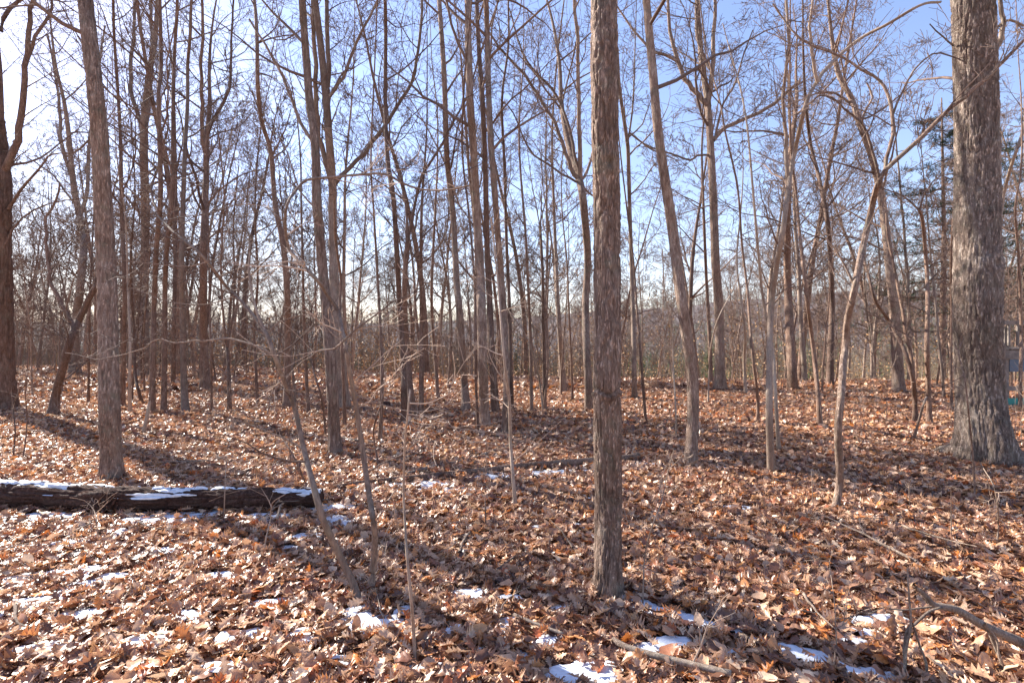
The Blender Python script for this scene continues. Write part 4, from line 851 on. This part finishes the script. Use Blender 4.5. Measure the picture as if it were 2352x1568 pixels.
# broken snag and stump
sb = ray(326, 1001, base_depth(326, 1001)); st_ = ray(344, 924, sb[1])
sroot = empty('broken_snag', (sb[0], sb[1], G(sb[0], sb[1]))); tag(sroot, 'pale broken snag leaning right among the left trunks', 'dead snag')
tube_obj('stem', {9: [(np.array([(sb[0], sb[1], sb[2] - .05), tuple((np.array(sb) + np.array(st_)) / 2 + np.array([.012, 0, 0])), st_, (st_[0] + .012, st_[1], st_[2] + .03)]), np.array([.030, .028, .024, .002]))]}, M['smooth'], sroot)
s2 = ray(888, 938, base_depth(888, 938)); qroot = empty('tree_stump', (s2[0], s2[1], G(s2[0], s2[1]))); tag(qroot, 'small dark stump on the leaves left of the central row', 'stump')
tube_obj('stem', {12: [(np.array([(s2[0], s2[1], s2[2] - .05), (s2[0], s2[1], s2[2] + .05), (s2[0] + .01, s2[1], s2[2] + .16), (s2[0] + .01, s2[1], s2[2] + .165)]), np.array([.12, .09, .075, .002]))]}, M['rotten'], qroot)

# ------------------------------------------------------------------ wooden platform at the right edge
def box(name, c, s, mat, parent, rz=0, bev=.006):
    x, y, z = [a / 2 for a in s]
    v = np.array([(sx * x, sy * y, sz * z) for sx in (-1, 1) for sy in (-1, 1) for sz in (-1, 1)], float)
    ca, sa = math.cos(rz), math.sin(rz)
    v = np.stack([v[:, 0] * ca - v[:, 1] * sa, v[:, 0] * sa + v[:, 1] * ca, v[:, 2]], 1) + np.array(c)
    f = np.array([(0, 1, 3, 2), (4, 6, 7, 5), (0, 4, 5, 1), (2, 3, 7, 6), (0, 2, 6, 4), (1, 5, 7, 3)])
    return link(name, new_mesh(name, v, f, mat, False), parent)
px0, py0 = 12.32, 11.9; gz = G(px0, py0)
proot = empty('wooden_platform', (px0, py0, gz)); tag(proot, 'weathered raised wooden platform with blue grey side behind the broad oak', 'platform')
for dx in (-1.3, 1.3):
    for dy in (-.45, .45): box('post', (dx, dy, 0.85), (.10, .10, 1.9), M['planks'], proot)
for k in range(12): box('plank', (-1.4 + k * .245, 0, 1.30 + .004 * (k % 3)), (.225, 1.1, .035), M['planks'], proot)
box('beam', (0, -.52, 1.17), (2.9, .045, .18), M['planks'], proot); box('beam', (0, .52, 1.17), (2.9, .045, .18), M['planks'], proot)
box('top_rail', (0, -.54, 1.88), (2.9, .05, .09), M['planks'], proot)
for k in range(14): box('baluster', (-1.3 + k * .2, -.54, 1.60), (.04, .035, .46), M['planks'], proot)
box('side_panel', (0, -.50, .93), (2.5, .03, .28), M['bluepanel'], proot)
box('lower_rail', (0, -.52, .42), (2.9, .045, .10), M['planks'], proot)
box('base_board', (0, -.52, .12), (2.9, .045, .16), M['teal'], proot)

# ------------------------------------------------------------------ leaves
def leaf_mesh(k):
    r = random.Random(k * 13 + 1)
    ts = [0, .10, .20, .32, .40, .53, .62, .74, .84, .93, 1.0]
    ws = [.03, .16, .08, .30, .11, .38, .12, .30, .10, .12, .0] if k % 4 else [.02, .12, .20, .26, .29, .30, .28, .23, .16, .08, .0]
    curl = (.25, .9, 1.7, .5, 1.2, .15, 2.2, .7)[k % 8]; bend = r.uniform(-.5, .7); tw = r.uniform(-.6, .6)
    V_, F_ = [], []
    n = len(ts)
    for i, (t, w) in enumerate(zip(ts, ws)):
        for s in (-1, -.5, 0, .5, 1):
            wv = w * (1 + .25 * (r.random() - .5)) * s
            tip = .10 * (abs(s)) * (1 if w > .2 else 0)
            x, y = t + tip - .5, wv
            z = curl * wv * wv * 1.8 + bend * (t - .5) ** 2 * .9 + .035 * math.sin(t * 14 + k + 3 * s)
            a = tw * (t - .5); y, z = y * math.cos(a) - z * math.sin(a), y * math.sin(a) + z * math.cos(a)
            V_.append((x, y, z))
    for i in range(n - 1):
        for j in range(4): F_.append((i * 5 + j, (i + 1) * 5 + j, (i + 1) * 5 + j + 1, i * 5 + j + 1))
    V_.append((-.72, .015, .03)); V_.append((-.72, -.015, .03)); F_.append((len(V_) - 2, len(V_) - 1, 1, 3))
    return new_mesh('fallen_leaf', np.array(V_), np.array(F_), M['leaf'], True)
LM = [leaf_mesh(k) for k in range(10)]
shapes = bpy.data.collections.new('leaf shapes')

# snow: where it lies
SNOW = []   # (px, py, half length along m, half width m, angle of long axis in ground)
def sblob(px, py, a, b, ang=0.0):
    D = base_depth(px, py); SNOW.append(((px - CX) / F * D, D, a, b, ang))
for q in [(20, 1196, .5, .10, 0), (110, 1190, .45, .08, 0), (330, 1200, .35, .10, 0), (420, 1188, .5, .09, 0), (520, 1192, .4, .08, 0), (600, 1195, .25, .08, .2), (60, 1260, .25, .08, .3), (100, 1330, .3, .10, .4), (30, 1400, .22, .10, .2), (170, 1250, .2, .08, 0), (280, 1230, .25, .09, 0),
          (700, 1238, .16, .09, 0), (780, 1200, .18, .12, 0), (770, 1170, .2, .10, 0), (790, 1133, .25, .09, .1), (660, 1265, .12, .08, 0), (850, 1400, .10, .09, .5), (880, 1440, .16, .10, -.6), (830, 1415, .10, .14, .2), (930, 1405, .08, .05, 0), (1080, 1370, .1, .06, 0), (1090, 1090, .5, .12, .2), (1010, 1115, .4, .12, .1), (930, 1117, .4, .10, .1), (1150, 1098, .35, .1, .1), (1250, 1090, .35, .1, .1), (1340, 1084, .3, .09, .1), (1450, 1070, .3, .09, 0), (1120, 1052, .25, .1, .2), (1040, 1130, .2, .08, 0), (960, 1130, .2, .1, 0),
          (1240, 1215, .10, .05, 0), (1350, 1150, .12, .06, 0), (1330, 1215, .06, .10, 0), (1425, 1385, .10, .05, -.3), (1480, 1398, .22, .09, -.45), (1540, 1420, .24, .07, -.5), (1590, 1435, .14, .06, -.5), (1640, 1445, .12, .04, -.4), (1570, 1480, .08, .05, 0), (1480, 1500, .08, .06, 0), (1340, 1560, .14, .07, 0), (1370, 1540, .10, .05, 0), (1830, 1500, .20, .05, -.5), (1880, 1520, .22, .06, -.5), (1780, 1485, .14, .04, -.4), (1960, 1545, .2, .05, -.4), (1980, 1430, .1, .05, -.3), (1975, 1455, .1, .04, -.3), (2050, 1425, .09, .04, -.2), (1960, 1480, .08, .04, 0), (1250, 1480, .08, .05, 0), (1040, 1455, .07, .05, 0), (1170, 1380, .07, .04, 0),
          (860, 1020, .3, .1, 0), (840, 1060, .3, .1, 0), (1540, 1100, .25, .06, 0), (1630, 1078, .3, .06, 0), (1380, 1235, .08, .05, 0), (1530, 1480, .07, .04, 0), (1700, 1170, .15, .06, 0), (1880, 1232, .14, .05, 0), (120, 1070, .3, .1, 0), (30, 1050, .35, .12, 0), (250, 1330, .18, .07, .3), (380, 1270, .2, .08, .2), (480, 1330, .14, .06, .2), (620, 1390, .13, .06, .1), (560, 1460, .13, .07, .2), (420, 1420, .16, .06, .2), (330, 1480, .13, .06, .2), (700, 1470, .1, .06, 0), (510, 1540, .1, .05, 0), (770, 1520, .12, .05, 0), (960, 1540, .14, .05, 0), (200, 1420, .15, .06, .2), (90, 1500, .13, .06, .2), (1110, 1500, .08, .05, 0), (1280, 1400, .07, .04, 0), (1660, 1500, .08, .04, 0), (1740, 1400, .07, .03, 0)]: sblob(*q)
SB = np.array(SNOW)
def snow_f(x, y):
    s = np.full(np.shape(x), -1.0)
    for bx, by, a, b, an in SB:
        dx, dy = x - bx, y - by; c_, s_ = math.cos(an), math.sin(an)
        u = (dx * c_ + dy * s_) / (a * 1.15); v = (-dx * s_ + dy * c_) / (b * 1.15)
        s = np.maximum(s, 1 - (u * u + v * v))
    nz_ = (fbm(x * 5, y * 5, 41, 5) - .46) + .6 * (vnoise(x * 26, y * 26, 47) - .5) * .5
    loose = (fbm(x * .5 + 20, y * .5, 44, 3) - .46) * 1.6 + (fbm(x * 2.2, y * 2.2, 46, 3) - .60) * 5 - .55 - .25 * np.clip(x / 3, -1, 1)
    return np.maximum(np.clip(s, -1, 1) * .9 + nz_ * 2.6, loose)
gx = np.arange(-9.5, 8, .025); gy = np.arange(1.7, 9.5, .025)
SX, SY = np.meshgrid(gx, gy); S_ = snow_f(SX, SY)
vis = np.abs(SX) < SY * 1.1 + .8
Z_ = gh(SX, SY) + .004 + .024 * np.clip(S_ * 1.2, -1.0, .8) + .010 * fbm(SX * 9, SY * 9, 50, 2)
kk = (S_ > -.12) & vis; k4 = kk[:-1, :-1] & kk[1:, :-1] & kk[:-1, 1:] & kk[1:, 1:]
idx = np.arange(S_.size).reshape(S_.shape); i, j = np.nonzero(k4)
f = np.stack([idx[i, j], idx[i, j + 1], idx[i + 1, j + 1], idx[i + 1, j]], 1)
used = np.unique(f); remap = np.zeros(S_.size, np.int64); remap[used] = np.arange(len(used))
tag(link('snow', new_mesh('snow', np.stack([SX.ravel(), SY.ravel(), Z_.ravel()], 1)[used], remap[f], M['snow'])), 'thin leftover snow lying in patches among the dead leaves', kind='stuff')

nr_ = np.random.default_rng(5)
def litter(y0, y1, dens, size, margin=1.3):
    A = (y1 - y0) * 2 * ((y0 + y1) / 2 + margin); n = int(A * dens * 1.0)
    y = y0 + (y1 - y0) * nr_.random(n * 2); x = (nr_.random(n * 2) * 2 - 1) * (y1 + margin)
    m = np.abs(x) < y + margin; x, y = x[m], y[m]
    return x, y, np.full(len(x), size)
parts = [litter(1.5, 4.5, 1250, .073), litter(4.5, 8, 1000, .079), litter(8, 15, 520, .105), litter(15, 30, 120, .20, 2)]
x = np.concatenate([p[0] for p in parts]); y = np.concatenate([p[1] for p in parts]); s = np.concatenate([p[2] for p in parts])
sf = np.where(y < 9.6, snow_f(x, y), -1)
keep = (sf < .02) | (nr_.random(len(x)) < np.clip(.62 - .95 * sf, .13, 1))
x, y, s, sf = x[keep], y[keep], s[keep], sf[keep]
n = len(x)
s = s * (.65 + .7 * nr_.random(n))
lay = nr_.random(n)
z = gh(x, y) + .008 + .045 * lay * (s / .08) + .02 * np.clip(sf, 0, 1)
tilt = .10 + .46 * lay ** 2
rx = nr_.normal(0, 1, n) * tilt; ry = nr_.normal(0, 1, n) * tilt; rz = nr_.random(n) * 6.283
flip = nr_.random(n) < .38
rx = np.where(flip, rx + math.pi, rx)
# the nearest, largest-looking leaves are objects of their own
big = np.nonzero((y > 2.25) & (y < 3.3) & (np.abs(x) < y * 1.0) & (lay > .72))[0]
big = big[np.argsort(y[big] / s[big])][:300]
for c_, q in enumerate(big):
    o = bpy.data.objects.new('fallen_leaf', LM[c_ % 10]); COL.objects.link(o)
    o.location = (x[q], y[q], z[q] + .006); o.rotation_euler = (rx[q], ry[q], rz[q]); k_ = s[q] * 1.12; o.scale = (k_, k_, k_)
    o.parent = ground
    if c_ < 10: shapes.objects.link(o)
mask = np.ones(n, bool); mask[big] = False
x, y, z, rx, ry, rz, s = [a[mask] for a in (x, y, z, rx, ry, rz, s)]
n = len(x)
lm = bpy.data.meshes.new('leaf_litter'); lm.vertices.add(n); lm.vertices.foreach_set('co', np.stack([x, y, z], 1).astype(np.float32).ravel())
at = lm.attributes.new('rot', 'FLOAT_VECTOR', 'POINT'); at.data.foreach_set('vector', np.stack([rx, ry, rz], 1).astype(np.float32).ravel())
at = lm.attributes.new('size', 'FLOAT', 'POINT'); at.data.foreach_set('value', s.astype(np.float32))
at = lm.attributes.new('pick', 'INT', 'POINT'); at.data.foreach_set('value', nr_.integers(0, 10, n).astype(np.int32))
lo = link('leaf_litter', lm); lo['label'] = 'deep litter of curled brown and tan oak leaves'; lo['kind'] = 'stuff'
ng = bpy.data.node_groups.new('scatter leaves', 'GeometryNodeTree')
ng.interface.new_socket('Geometry', in_out='INPUT', socket_type='NodeSocketGeometry'); ng.interface.new_socket('Geometry', in_out='OUTPUT', socket_type='NodeSocketGeometry')
gi = ng.nodes.new('NodeGroupInput'); go = ng.nodes.new('NodeGroupOutput')
ci = ng.nodes.new('GeometryNodeCollectionInfo'); ci.inputs['Collection'].default_value = shapes; ci.inputs['Separate Children'].default_value = True; ci.inputs['Reset Children'].default_value = True
ip = ng.nodes.new('GeometryNodeInstanceOnPoints'); ip.inputs['Pick Instance'].default_value = True
def attr(nm, ty):
    a = ng.nodes.new('GeometryNodeInputNamedAttribute'); a.data_type = ty; a.inputs['Name'].default_value = nm; return a.outputs[0]
ng.links.new(gi.outputs[0], ip.inputs['Points']); ng.links.new(ci.outputs[0], ip.inputs['Instance'])
ng.links.new(attr('pick', 'INT'), ip.inputs['Instance Index'])
er = ng.nodes.new('FunctionNodeEulerToRotation'); ng.links.new(attr('rot', 'FLOAT_VECTOR'), er.inputs[0]); ng.links.new(er.outputs[0], ip.inputs['Rotation'])
ng.links.new(attr('size', 'FLOAT'), ip.inputs['Scale']); ng.links.new(ip.outputs[0], go.inputs[0])
md = lo.modifiers.new('leaves', 'NODES'); md.node_group = ng

import collections as _c
_k = _c.Counter()
for m_ in bpy.data.meshes:
    _k[m_.name.split('.')[0]] += (len(m_.loops) - 2 * len(m_.polygons))
print(_k.most_common(14), sum(_k.values()))
print('leaves', n, 'trees', len(TREES), 'tris', sum(len(m.polygons) * 2 for m in bpy.data.meshes) / 1e6)
